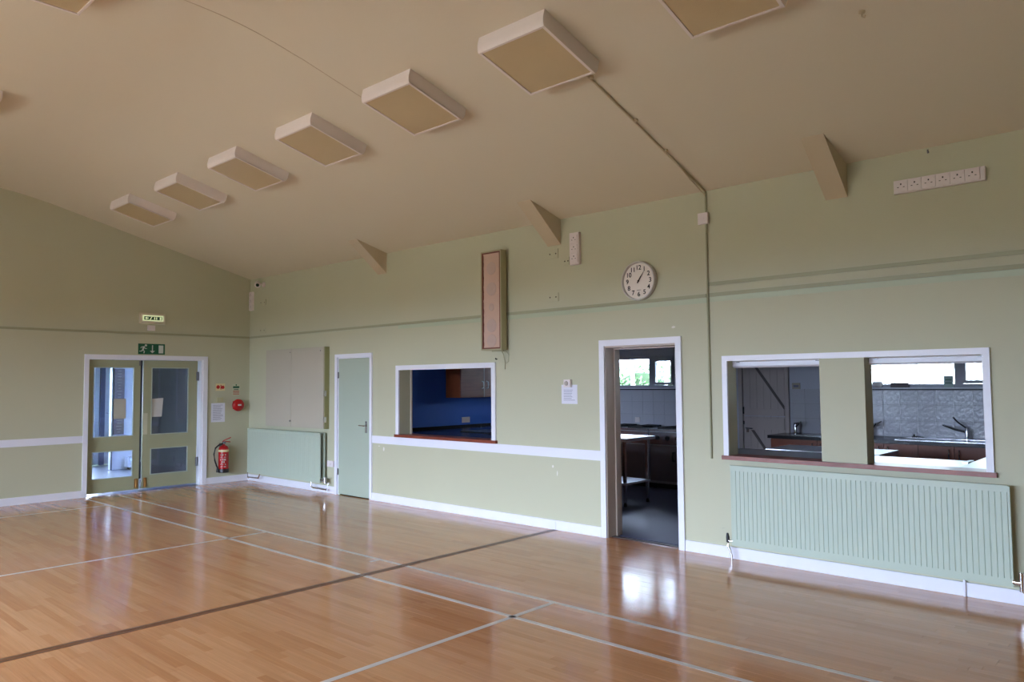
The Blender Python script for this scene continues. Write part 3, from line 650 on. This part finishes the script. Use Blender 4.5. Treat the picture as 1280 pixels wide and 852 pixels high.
# ------------------------------------------------------------------ notice cabinet on the wall
s = tag(empty('notice_cabinet', (1.5, 0, .92)), 'wide shallow beige two-door cabinet above the far radiator', 'cabinet')
MB().box(.70, 2.335, -.075, 0, .925, .937).box(.70, 2.335, -.075, 0, 2.115, 2.127).box(.70, .715, -.075, 0, .937, 2.115).box(2.32, 2.335, -.075, 0, .937, 2.115).box(.715, 2.32, -.01, 0, .937, 2.115).build('body', mat('olive_side_paint', (150, 150, 104), .5), s)
for x0, x1, lb in ((.70, 1.447, 0), (1.453, 2.325, 1)):
    d = bx(x0, x1, -.092, -.076, .928, 2.125).bev(.002, 1).build('door', BEIGE, s)
    MB().lathe([(.008, -.0915), (.008, -.097)], (x1-.03 if lb == 0 else x1-.08, 0, 2.07), 'y', 10).build('screw', HINGE, d)
    if lb == 0: MB().lathe([(.014, -.0915), (.014, -.104)], (1.43, 0, 1.02), 'y', 12).build('lock', HINGE, d)
for z in (1.40, 1.02): bx(2.322, 2.338, -.088, -.05, z, z+.08).build('hinge', CHROME, s)

# ------------------------------------------------------------------ radiators
def radiator(label, x0, x1, z0, z1, yf, yb, n, double):
    t = tag(empty('radiator', ((x0+x1)/2, 0, z0)), label, 'radiator'); pitch = (x1-x0-.03)/n
    def panel(y, name, m=RADG):
        b = MB(); pts = []
        for i in range(n):
            a = x0+.015+i*pitch
            pts += [(a, y+.005), (a+.002, y+.005), (a+.005, y), (a+pitch-.003, y)]
        pts += [(x1-.015, y+.005), (x1-.015, y+.022), (x0+.015, y+.022)]
        b.prism(pts, 'z', z0+.055, z1-.048); b.box(x0, x1-.0, y+.001, y+.022, z0, z0+.055).box(x0, x1, y+.001, y+.022, z1-.048, z1-.006).box(x0, x0+.015, y+.004, y+.022, z0+.055, z1-.048).box(x1-.015, x1, y+.004, y+.022, z0+.055, z1-.048)
        return b.build(name, m, t)
    panel(yf, 'front_panel')
    if double:
        panel(yb, 'rear_panel', RADG)
        b = MB()
        for i in range(int((x1-x0)/.08)): b.box(x0+.04+i*.08, x0+.042+i*.08, yf+.022, yb, z0+.06, z1-.04)
        b.build('convector_fins', mat('dark_fins', (60, 64, 50), .6), t)
    b = MB().box(x0-.002, x1-.01, yf-.004, (yb if double else yf)+.026, z1-.006, z1)
    b.build('top_grille', RADG, t)
    for x in (x0+.18, x1-.18): bx(x, x+.03, (yb if double else yf)+.022, -.0, z0+.1, z1-.08).build('wall_bracket', RADG, t)
    return t
r1 = radiator('far green double panel radiator in the corner below the cabinet', .20, 2.30, .150, .868, -.135, -.06, 56, True)
MB().tube([(.22, -.11, .165), (.18, -.11, .165), (.18, -.11, .07), (.20, -.10, .055)], .010).tube([(.18, -.105, .07), (.50, -.10, .075), (.56, -.10, .155)], .010).build('pipework', CHROME, r1, True)
MB().tube([(2.06, -.12, .16), (2.06, -.12, .08), (2.10, -.11, .065), (2.40, -.08, .055), (2.41, -.06, .15), (2.33, -.10, .17)], .010).build('pipework', CHROME, r1, True)
MB().tube([(2.31, -.11, .20), (2.37, -.11, .20)], [.022, .02]).tube([(2.40, -.11, .15), (2.40, -.11, .24)], [.016, .02]).build('valve', CHROME, r1, True)
r2o = radiator('long green single panel radiator under the twin hatch', 8.665, 10.755, .135, .832, -.10, -.10, 55, False)
MB().tube([(8.675, -.09, .17), (8.63, -.09, .17), (8.625, -.09, .13), (8.64, -.085, .09), (8.655, -.08, .04), (8.655, -.08, .001)], .010).build('pipework', CHROME, r2o, True)
MB().tube([(8.625, -.09, .155), (8.625, -.09, .20), (8.622, -.09, .235)], [.014, .016, .009]).build('valve', DARKM, r2o, True)
MB().tube([(10.75, -.09, .17), (10.80, -.09, .17)], [.018, .018]).tube([(10.80, -.09, .11), (10.80, -.09, .24)], [.014, .018]).tube([(10.80, -.09, .12), (10.83, -.05, .08), (10.84, -.03, .001)], .010).build('valve_and_pipe', CHROME, r2o, True)
tag(MB().tube([(10.44, -.028, .001), (10.44, -.028, .112), (10.438, -.024, .128)], .009, 8).build('floor_pipe', WHITE, None, True), 'short white pipe standing in front of the skirting under the radiator', 'pipe')

# ------------------------------------------------------------------ kitchen behind the wall
KX0, KX1, KY = 3.32, 11.6, 4.0
struct(bx(KX0, KX1, WT, KY, -.06, -.001).build('floor_3', VINYL))
struct(bx(KX0, KX1, WT, KY+.2, 2.42, 2.5).build('ceiling_3', mat('kitchen_ceiling_paint', (206, 206, 210), .8)))
struct(bx(KX0-.12, KX0, WT, KY+.2, 0, 2.5).build('wall_left_4', BLUE))
struct(bx(KX1, KX1+.15, WT, KY+.2, 0, 2.5).build('wall_back_2', KITWALL))
kb = wall_grid('wall_right_3', KITBLUEG, 'y', KY, KY+.25, KX0-.12, KX1+.15, 0, 2.42, KITW)
# tiling: 20 cm tiles in three rows, each one a tile of the wall
TR = [(4.55, 6.75), (7.55, 11.55)]
proto = None; random.seed(11)
for a, c in TR:
    bx(a, c, KY-.006, KY, .84, 1.455).build('grout_bed', GROUT, kb)
    x = a+.002
    while x+.196 <= c+.001:
        for r in range(3):
            if proto is None:
                proto = bx(-.0985, .0985, -.0045, .0045, -.0985, .0985).bev(.003, 1).build('tile', TILE, kb, origin=None)
                me = proto.data; me.transform(Matrix.Translation(WO[kb])); o = proto
            else:
                o = proto.copy(); COL.objects.link(o); o.parent = kb
            o.location = Vector((x+.0985, KY-.0095, .858+.0985+r*.2))-WO[kb]; o.rotation_euler = (random.uniform(-.012, .012), 0, random.uniform(-.012, .012))
        x += .2
trim('trim_22', mat('dark_tile_edge', (40, 36, 44), .4), (4.2, 6.75, KY-.035, KY, 1.440, 1.458), (8.40, 10.35, KY-.035, KY, 1.440, 1.458), bev=0)
for n_, (x0, x1, z0, z1) in enumerate(KITW):
    w = empty('window_%d' % (n_+1), ((x0+x1)/2, KY+.1, z0)); struct(w, ['kitchen window seen through the doorway', 'kitchen window seen through the twin hatch'][n_])
    xm = 5.235 if n_ == 0 else 9.555; F0, F1 = KY+.06, KY+.12; fr = .045
    bx(x0, x1, KY-.0, KY+.24, z0-.0, z0+.012).build('inner_sill', WHITE, w)
    FM = mat('grey_window_frame_paint', (176, 176, 190), .4)
    MB().box(x0, x0+fr, F0, F1, z0+.012, z1).box(x1-fr, x1, F0, F1, z0+.012, z1).box(x0+fr, x1-fr, F0, F1, z1-fr, z1).box(x0+fr, x1-fr, F0, F1, z0+.012, z0+.012+fr).box(xm, xm+.085, F0, F1, z0+.012+fr, z1-fr).build('window_frame', FM, w)
    s2 = MB(); a, c = xm+.085, x1-fr
    s2.box(a, a+.04, F0-.02, F1-.01, z0+.06, z1-fr).box(c-.04, c, F0-.02, F1-.01, z0+.06, z1-fr).box(a+.04, c-.04, F0-.02, F1-.01, z0+.06, z0+.10).box(a+.04, c-.04, F0-.02, F1-.01, z1-fr-.04, z1-fr)
    sa = s2.build('opening_sash', FM, w); bx(a+.04, c-.04, F0+.02, F0+.026, z0+.10, z1-fr-.04).build('pane', GLASS, sa)
    MB().tube([(a+.3, F0-.03, z0+.075), (a+.18, F0-.04, z0+.07)], .006, 6).build('stay', CHROME, sa)
    bx(x0+fr, xm, F0+.02, F0+.026, z0+.012+fr, z1-fr).build('pane', GLASS, w)

# range cookers
def range_cooker(x0, x1, label):
    t = tag(empty('range_cooker', ((x0+x1)/2, 3.65, 0)), label, 'cooker', 'kitchen range cookers')
    bx(x0, x1, 3.36, 3.97, .08, .84).build('body', mat('stainless_dull', (170, 166, 170), .4, .3), t)
    MB().box(x0+.03, x0+.07, 3.38, 3.42, 0, .08).box(x1-.07, x1-.03, 3.38, 3.42, 0, .08).box(x0+.03, x1-.03, 3.44, 3.90, 0, .08).build('plinth', DARKM, t)
    bx(x0, x1, 3.325, 3.975, .84, .878).build('hob_top', STEEL, t)
    b = MB()
    for k in range(2):
        for j in range(2):
            cx, cy = x0+(x1-x0)*(.27+.46*k), 3.50+.28*j
            for q in (-.10, -.03, .04, .11): b.box(cx+q-.006, cx+q+.006, cy-.12, cy+.12, .885, .902)
            b.box(cx-.13, cx+.13, cy-.13, cy-.118, .878, .902).box(cx-.13, cx+.13, cy+.118, cy+.13, .878, .902)
    b.build('pan_grate', DARKM, t)
    b = bx(x0+.01, x1-.01, 3.338, 3.36, .65, .83).build('control_panel', STEEL, t)
    for k in range(5):
        x = x0+.14+(x1-x0-.28)*k/4
        MB().lathe([(.034, 3.338), (.034, 3.328), (.026, 3.322), (.024, 3.305)], (x, 0, .745), 'y', 18).build('knob', BLACK, b, True)
    xm = (x0+x1)/2
    for a, c, hx in ((x0+.01, xm-.004, xm-.07), (xm+.004, x1-.01, xm+.05)):
        d = bx(a, c, 3.34, 3.36, .12, .635).bev(.004, 1).build('oven_door', mat('dark_oven_door', (130, 118, 118), .35, .2), t)
        MB().tube([(hx+.01, 3.34, .54), (hx+.01, 3.30, .54), (hx+.01, 3.295, .50), (hx+.01, 3.30, .42), (hx+.01, 3.34, .42)], .013, 8).build('handle', BLACK, d, True)
range_cooker(4.70, 5.662, 'stainless range cooker, left one seen through the doorway')
range_cooker(5.672, 6.62, 'stainless range cooker, right one seen through the doorway')
s = tag(empty('splash_socket', (5.05, KY, .92)), 'white socket on the tiles above the cookers', 'socket'); bx(5.01, 5.10, KY-.03, KY-.014, .925, 1.005).bev(.003, 1).build('plate', WPLAST, s)
bx(5.05, 5.06, KY-.033, KY-.03, .955, .975).build('rocker', WPLAST, s)

def prep_table(label, x0, x1, y0, y1, zt):
    t = tag(empty('prep_table', ((x0+x1)/2, (y0+y1)/2, 0)), label, 'table', 'stainless kitchen tables')
    bx(x0, x1, y0, y1, zt-.04, zt).bev(.006, 2).build('tabletop', STEELD, t)
    for x in (x0+.06, x1-.10):
        for y in (y0+.06, y1-.10):
            l = bx(x, x+.035, y, y+.035, .05, zt-.04).build('leg', STEEL, t); MB().lathe([(.022, 0), (.022, .03), (.014, .05)], (x+.0175, y+.0175, 0), 'z', 12).build('foot', BLACK, l)
    bx(x0+.05, x1-.055, y0+.05, y1-.055, .27, .295).build('lower_shelf', STEELD, t)
prep_table('stainless prep table with lower shelf, seen through the doorway', 5.15, 6.42, 1.62, 2.30, .862)
prep_table('stainless prep table in the middle of the kitchen behind the twin hatch', 8.30, 9.44, 1.46, 2.10, .85)

# ledged stable door at the back of the kitchen
d5 = empty('door_5', (7.18, KY, 0)); struct(d5, 'brownish ledged and braced stable door at the back of the kitchen')
DW = mat('drab_white_door_paint', (186, 174, 172), .5, var=.06)
MB().box(6.80, 6.86, KY-.05, KY, 0, 2.05).box(7.49, 7.54, KY-.05, KY, 0, 2.05).box(6.86, 7.49, KY-.05, KY, 2.0, 2.05).build('frame', DW, d5)
for z0, z1, lb in ((.02, 1.065, 'lower'), (1.075, 1.99, 'upper')):
    lf = bx(6.87, 7.48, KY-.012, KY-.003, z0, z1).build('door_leaf', DW, d5)
    for k in range(6):
        x = 6.87+k*.1017; bx(x, x+.099, KY-.028, KY-.012, z0, z1).build('plank', DW, lf)
    for z in ((z0+.01, z0+.10), (z1-.18, z1-.02)) if lb == 'lower' else ((z0+.01, z0+.10), (z1-.10, z1-.01)): bx(6.88, 7.47, KY-.048, KY-.028, *z).bev(.003, 1).build('ledge', DW, lf)
    za, zb = (z1-.12, z0+.11)
    if lb == 'upper': P = [(6.98, 1.87), (7.02, 1.87), (7.47, 1.22), (7.47, 1.17)]
    else: P = [(6.98, .87), (7.02, .87), (7.47, .22), (7.47, .17)]
    MB().prism(P, 'y', KY-.044, KY-.028).build('brace', mat('brace_shadow_brown', (96, 86, 84), .5), lf)  # narrow dark strip: the brace edge's shadow line put into its colour
MB().tube([(6.92, KY-.03, .90), (6.92, KY-.08, .90), (7.02, KY-.08, .895)], .010).box(6.90, 6.94, KY-.035, KY-.028, .84, .96).build('lever_handle', CHROME, d5)
MB().tube([(6.875, KY-.05, 1.10), (6.875, KY-.05, 1.20)], .012).tube([(6.875, KY-.05, .95), (6.875, KY-.05, 1.0)], .012).build('hinge', DARKM, d5)
s = tag(empty('wall_sign', (7.63, KY, 1.56)), 'small beige plate on the wall above the left kitchen tap', 'sign'); bx(7.58, 7.69, KY-.012, KY, 1.45, 1.54).build('plate', mat('beige_plate', (170, 160, 146), .5), s); bx(7.60, 7.67, KY-.014, KY-.012, 1.48, 1.51).build('printed_band', INK, s)

# sink run along the back
s = tag(empty('sink_unit', (9.0, 3.7, 0)), 'run of cherry wood base units under the back kitchen window', 'cabinet')
bx(7.50, 11.5, 3.44, KY-.02, .12, .81).build('carcass', mat('carcass_brown', (96, 54, 38), .6), s); bx(7.52, 11.5, 3.50, KY-.02, 0, .12).build('plinth', DARKM, s)
seams = [7.50, 8.115, 8.52, 8.905, 9.285, 9.66, 10.03, 10.42, 10.80, 11.17, 11.5]
for i in range(len(seams)-1):
    a, c = seams[i]+.003, seams[i+1]-.003
    if i == 0:
        bx(a, c, 3.42, 3.438, .70, .803).bev(.003, 1).build('drawer_front', CABW, s); d = bx(a, c, 3.42, 3.438, .13, .694).bev(.003, 1).build('door', CABW, s)
    else: d = bx(a, c, 3.42, 3.438, .13, .803).bev(.003, 1).build('door', CABW, s)
    hx = c-.05 if i % 2 == 0 else a+.05
    if i == 4: hx = c-.05
    if i == 5: hx = a+.05
    MB().tube([(hx, 3.42, .77), (hx, 3.39, .765), (hx, 3.385, .72), (hx, 3.39, .67), (hx, 3.42, .665)], .008, 8).build('handle', CHROME, d, True)
tag(bx(7.47, 11.55, 3.39, KY-.016, .812, .852).bev(.004, 2).build('worktop', WTOP), 'black worktop along the back wall of the kitchen', 'worktop')
def sink(x0, x1, label):
    t = tag(empty('sink', ((x0+x1)/2, 3.7, .852)), label, 'sink')
    b = MB(); xm = x0+(x1-x0)*.5
    b.box(x0, x1, 3.46, 3.50, .852, .860).box(x0, x1, 3.86, 3.92, .852, .860).box(x0, x0+.03, 3.50, 3.86, .852, .860).box(x1-.03, x1, 3.50, 3.86, .852, .860).box(xm, xm+.03, 3.50, 3.86, .852, .860)
    b.build('rim', STEEL, t); bx(x0+.03, xm, 3.50, 3.86, .8525, .8545).build('bowl', mat('sink_shadow_steel', (110, 112, 118), .3, 1), t); bx(xm+.03, x1-.03, 3.50, 3.86, .853, .857).build('drainer', STEEL, t)  # flat plate: the bowl's shade is put into its darker steel
sink(7.75, 8.55, 'stainless sink at the left end of the back worktop'); sink(9.02, 10.10, 'stainless sink under the big kitchen window')
def tap(x, y, label, spout, lever):
    t = tag(empty('tap', (x, y, .86)), label, 'tap', 'kitchen mixer taps')
    MB().lathe([(.03, .8605), (.03, .872), (.022, .88), (.022, .985), (.018, 1.0)], (x, y, 0), 'z', 18).build('body', CHROME, t, True)
    MB().tube([(x, y, .945), (x+spout[0]*.5, y+spout[1]*.5, .975), (x+spout[0], y+spout[1], 1.0+spout[2])], [.014, .012, .011], 10).build('spout', CHROME, t, True)
    MB().tube([(x, y, .99), (x+lever[0]*.6, y+lever[1]*.6, .99+lever[2]*.5), (x+lever[0], y+lever[1], .99+lever[2])], [.010, .009, .009], 10).build('lever', mat('dark_tap_lever', (60, 60, 66), .2, .8) if lever[2] > .08 else CHROME, t, True)
tap(7.68, 3.82, 'chrome tap left of the pier, near the stable door', (.10, -.12, .01), (.09, -.03, .03))
tap(9.70, 3.89, 'chrome lever tap with long arm under the right window', (-.24, -.08, .03), (-.13, -.06, .13))
tap(8.62, 3.89, 'chrome tap half hidden behind the right side of the pier', (.10, -.10, .03), (.14, -.02, .06))
s = tag(empty('tap_strainer', (9.15, 3.8, .86)), 'small dark plug and chain on the back sink', 'plug'); MB().lathe([(.03, .8605), (.03, .872), (.012, .88), (.012, .90)], (9.13, 3.88, 0), 'z', 14).build('plug', DARKM, s, True); MB().tube([(9.13, 3.88, .885), (9.18, 3.87, .868), (9.24, 3.88, .866)], .006, 6).build('chain', CHROME, s)

# things on the window sill
tag(bx(8.84, 9.05, KY+.01, KY+.055, 1.472, 1.535).bev(.004, 1).build('sill_box', mat('grey_brown_card', (120, 108, 112), .7)), 'low grey brown box on the kitchen window sill', 'box')
tag(MB().lathe([(.03, 1.472), (.055, 1.49), (.062, 1.53), (.058, 1.55), (.050, 1.53), (.02, 1.485)], (8.68, KY+.03+.005, 0), 'z', 24).build('bowl', WPLAST, None, True), 'white bowl on the window sill beside the pier', 'bowl')
s = tag(empty('window_sticker', (9.48, KY+.078, 1.50)), 'pale green and white card propped against the right kitchen window', 'card')
bx(9.44, 9.54, KY+.045, KY+.055, 1.472, 1.615).build('card', mat('pale_card', (186, 204, 200), .6), s)
MB().box(9.455, 9.525, KY+.044, KY+.045, 1.52, 1.535).box(9.455, 9.525, KY+.044, KY+.045, 1.56, 1.575).build('green_bands', mat('muted_green_print', (120, 156, 136), .6), s)

# stainless servery counter behind the twin hatch
s = tag(empty('servery_counter', (9.6, .6, 0)), 'long stainless counter just behind the twin hatch', 'counter')
bx(8.25, 10.35, WT+.03, .99, .84, .885).bev(.006, 2).build('counter_top', mat('satin_stainless_counter', (228, 232, 240), .33, 1), s)
for x in (8.32, 9.3, 10.26):
    for y in (.28, .90): MB().tube([(x, y, 0), (x, y, .84)], .018).build('leg', STEEL, s)
bx(8.30, 10.30, .26, .92, .25, .27).build('lower_shelf', STEELD, s)
s = tag(empty('hot_cupboard', (10.8, .9, 0)), 'deeper stainless worktop at the right end of the servery', 'counter')
bx(10.36, 11.3, WT+.03, 1.62, .845, .895).bev(.006, 2).build('top', STEELD, s); bx(10.40, 11.26, .26, 1.58, .08, .845).build('body', STEEL, s); bx(10.44, 11.22, .30, 1.54, 0, .08).build('plinth', DARKM, s)
tag(MB().prism([(10.30, .70), (10.345, .70), (10.345, .93), (10.31, .93)], 'z', .887, .899).build('tray', STEELD), 'thin bright metal strip lying on the servery corner', 'tray')

# dark worktop and wall unit in the blue corner
s = tag(empty('base_unit', (4.2, .6, 0)), 'dark topped corner base unit behind the small hatch', 'cabinet')
MB().box(3.34, 5.85, WT+.02, .75, .12, .85).box(3.34, 4.70, .75, 2.3, .12, .85).build('carcass', CABW, s); MB().box(3.36, 5.80, WT+.05, .70, 0, .12).box(3.36, 4.65, .70, 2.25, 0, .12).build('plinth', DARKM, s)
for k in range(2): bx(4.70, 4.718, .82+k*.74, 1.55+k*.74, .13, .845).bev(.003, 1).build('door', CABW, s)
MB().prism([(3.325, WT+.01), (5.87, WT+.01), (5.87, .80), (4.74, .80), (4.74, 2.35), (3.325, 2.35)], 'z', .852, .892).build('corner_worktop', WTOP, s)
bx(3.321, 3.345, WT+.01, 2.35, .892, .935).build('upstand', WTOP, s)
tag(MB().box(4.08, 4.62, .98, 1.50, .893, .906).bev(.004, 1).build('hob_cover', mat('matt_black_glass', (10, 10, 12), .3)), 'flat black hob on the worktop behind the small hatch', 'hob')
s = tag(empty('wall_cupboard', (3.49, 1.8, 1.355)), 'reddish wooden wall cupboard on the blue wall behind small hatch', 'cupboard')
bx(3.322, 3.63, 1.405, 2.60, 1.357, 2.08).build('carcass', mat('orange_brown_end_panel', (160, 88, 56), .45, var=.1), s)
CABF = strip_mat('dull_brown_cupboard_front', [(124, 80, 72), (142, 94, 84)], .35, (4, 4, 40), False)
for a, c, h in ((1.407, 1.890, 1.85), (1.905, 2.40, 1.95), (2.404, 2.598, 2.44)):
    d = bx(3.631, 3.65, a, c, 1.36, 2.078).bev(.003, 1).build('door', CABF, s)
    MB().tube([(3.65, h, 1.60), (3.685, h, 1.59), (3.69, h, 1.545), (3.685, h, 1.50), (3.65, h, 1.49)], .009, 8).build('handle', mat('satin_nickel', (214, 214, 218), .35, .2), d, True)
bx(3.631, 3.655, 1.891, 1.904, 1.36, 2.078).build('pale_edge_strip', mat('pale_strip', (176, 160, 160), .4), s)
s = tag(empty('wall_socket', (3.32, 1.82, .97)), 'white double socket on the blue wall behind the small hatch', 'socket')
bx(3.32, 3.33, 1.735, 1.90, .965, 1.05).bev(.003, 1).build('plate', WPLAST, s)
MB().box(3.33, 3.3335, 1.79, 1.80, 1.02, 1.04).box(3.33, 3.3335, 1.84, 1.85, 1.02, 1.04).build('rocker', WPLAST, s)

# ------------------------------------------------------------------ hall windows behind the camera
for n_, (x0, x1, z0, z1) in enumerate(HALLW):
    w = empty('window_%d' % (n_+6), ((x0+x1)/2, HY-.1, z0)); struct(w)
    b = MB(); F0, F1 = HY-.16, HY-.10; fr = .05
    b.box(x0, x0+fr, F0, F1, z0, z1).box(x1-fr, x1, F0, F1, z0, z1).box(x0+fr, x1-fr, F0, F1, z1-fr, z1).box(x0+fr, x1-fr, F0, F1, z0, z0+fr)
    xm = (x0+x1)/2; b.box(xm-.025, xm+.025, F0, F1, z0+fr, z1-fr).build('window_frame', WHITE, w)
    for a, c in ((x0+fr, xm-.025), (xm+.025, x1-fr)): bx(a, c, HY-.134, HY-.13, z0+fr, z1-fr).build('pane', GLASS, w)
    bx(x0-.03, x1+.03, HY-.05, HY+.04, z0-.03, z0-.001).build('inner_sill', WHITE, w)

# ------------------------------------------------------------------ outside
gr = struct(bx(-40, 55, -45, 45, -.3, -.1).build('ground', GRASS))
pv = tag(bx(-6, 20, -26, HY-.4, -.1, -.05).build('bounce_paving', mat('bounce_concrete', (134, 120, 98), .85, bump=.4, bs=6, var=.08)), 'unseen concrete yard added to bounce light into the hall windows', 'bounce_paving')  # unseen slab added to bounce daylight onto the hall ceiling
def hedge(label, x0, x1, y, h, d, m, n, leaf, seed, name='hedge', cat='hedge'):
    random.seed(seed); t = tag(empty(name, ((x0+x1)/2, y, -.1)), label, cat)
    b = MB(); N = 24; L = [(x0+(x1-x0)*i/N, h*(.82+.06*math.sin(i*1.7)+.05*random.random())) for i in range(N+1)]
    for i in range(N): b.prism([(L[i][0], -.1), (L[i+1][0], -.1), L[i+1], L[i]], 'y', y+.12, y+d-.12)
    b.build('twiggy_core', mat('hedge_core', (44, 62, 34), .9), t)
    vs = []; fs = []
    for _ in range(n):
        x = random.uniform(x0, x1); z = random.uniform(-.08, h); yy = y+random.uniform(0, .22)+.08*math.sin(x*3+z*2)
        if z > h*.85: yy = y+random.uniform(.05, d)
        a = Vector((random.gauss(0, 1), random.gauss(0, 1), random.gauss(0, 1))).normalized(); q = a.orthogonal().normalized(); w_ = a.cross(q); s_ = leaf*random.uniform(.6, 1.2); c_ = Vector((x, yy, z)); k = len(vs)
        for v in (c_+q*s_, c_+w_*s_*.5, c_-q*s_, c_-w_*s_*.5): vs.append(tuple(v-WO[t]))
        fs.append((k, k+1, k+2, k+3))
    me = bpy.data.meshes.new('foliage'); me.from_pydata(vs, [], fs); me.materials.append(m); o = bpy.data.objects.new('foliage', me); COL.objects.link(o); o.parent = t; o['kind'] = 'stuff'
hedge('green garden hedge outside the left kitchen window', -4, 4.6, 7.2, 1.95, .8, HEDGE, 9000, .06, 21)
hedge('grey green trees far beyond the garden hedge', -22, 2, 17, 6.8, 2, HEDGED, 14000, .16, 22, 'tree_belt', 'trees')  # height raised above the view to dim sky mirrored in the floor
hedge('unseen dark hedge added to block low sky outside the hall windows', -26, 44, -29, 2.3, 1.2, HEDGED, 9000, .2, 23, 'sky_block_hedge', 'hedge')  # unseen; added to cut low sky light through the hall windows
s = tag(empty('garden_shed', (-1, 11, -.1)), 'pale roofed low building behind the garden hedge', 'shed')
bx(-8, 3.2, 10, 12.4, -.1, 1.95).build('wall', RENDERW, s); MB().prism([(9.8, 1.95), (12.6, 1.95), (11.2, 2.55)], 'x', -8.2, 3.4).build('roof', ROOFW, s)
for x, lb in ((3.9, 'white upright garden post outside the left kitchen window, left one'), (4.55, 'white upright garden post outside the left kitchen window, right one')):
    tag(MB().tube([(x, 5.6, -.1), (x+(.12 if x > 4 else 0), 5.6, 2.6)], .035, 10).build('garden_post', WHITE), lb, 'post', 'white garden posts')
s = tag(empty('added_wall', (8.6, 8.2, -.1)), 'white pebble-dashed wall added to fill the right kitchen window', 'building')
bx(5.2, 16, 7.8, 8.2, -.1, 3.7).build('wall', RENDERW, s)  # invented wall, height and pale colour set for the kitchen light
bx(5.1, 16.1, 7.7, 8.4, 3.7, 3.8).build('coping', ROOFW, s)
print('done', len(bpy.data.objects))
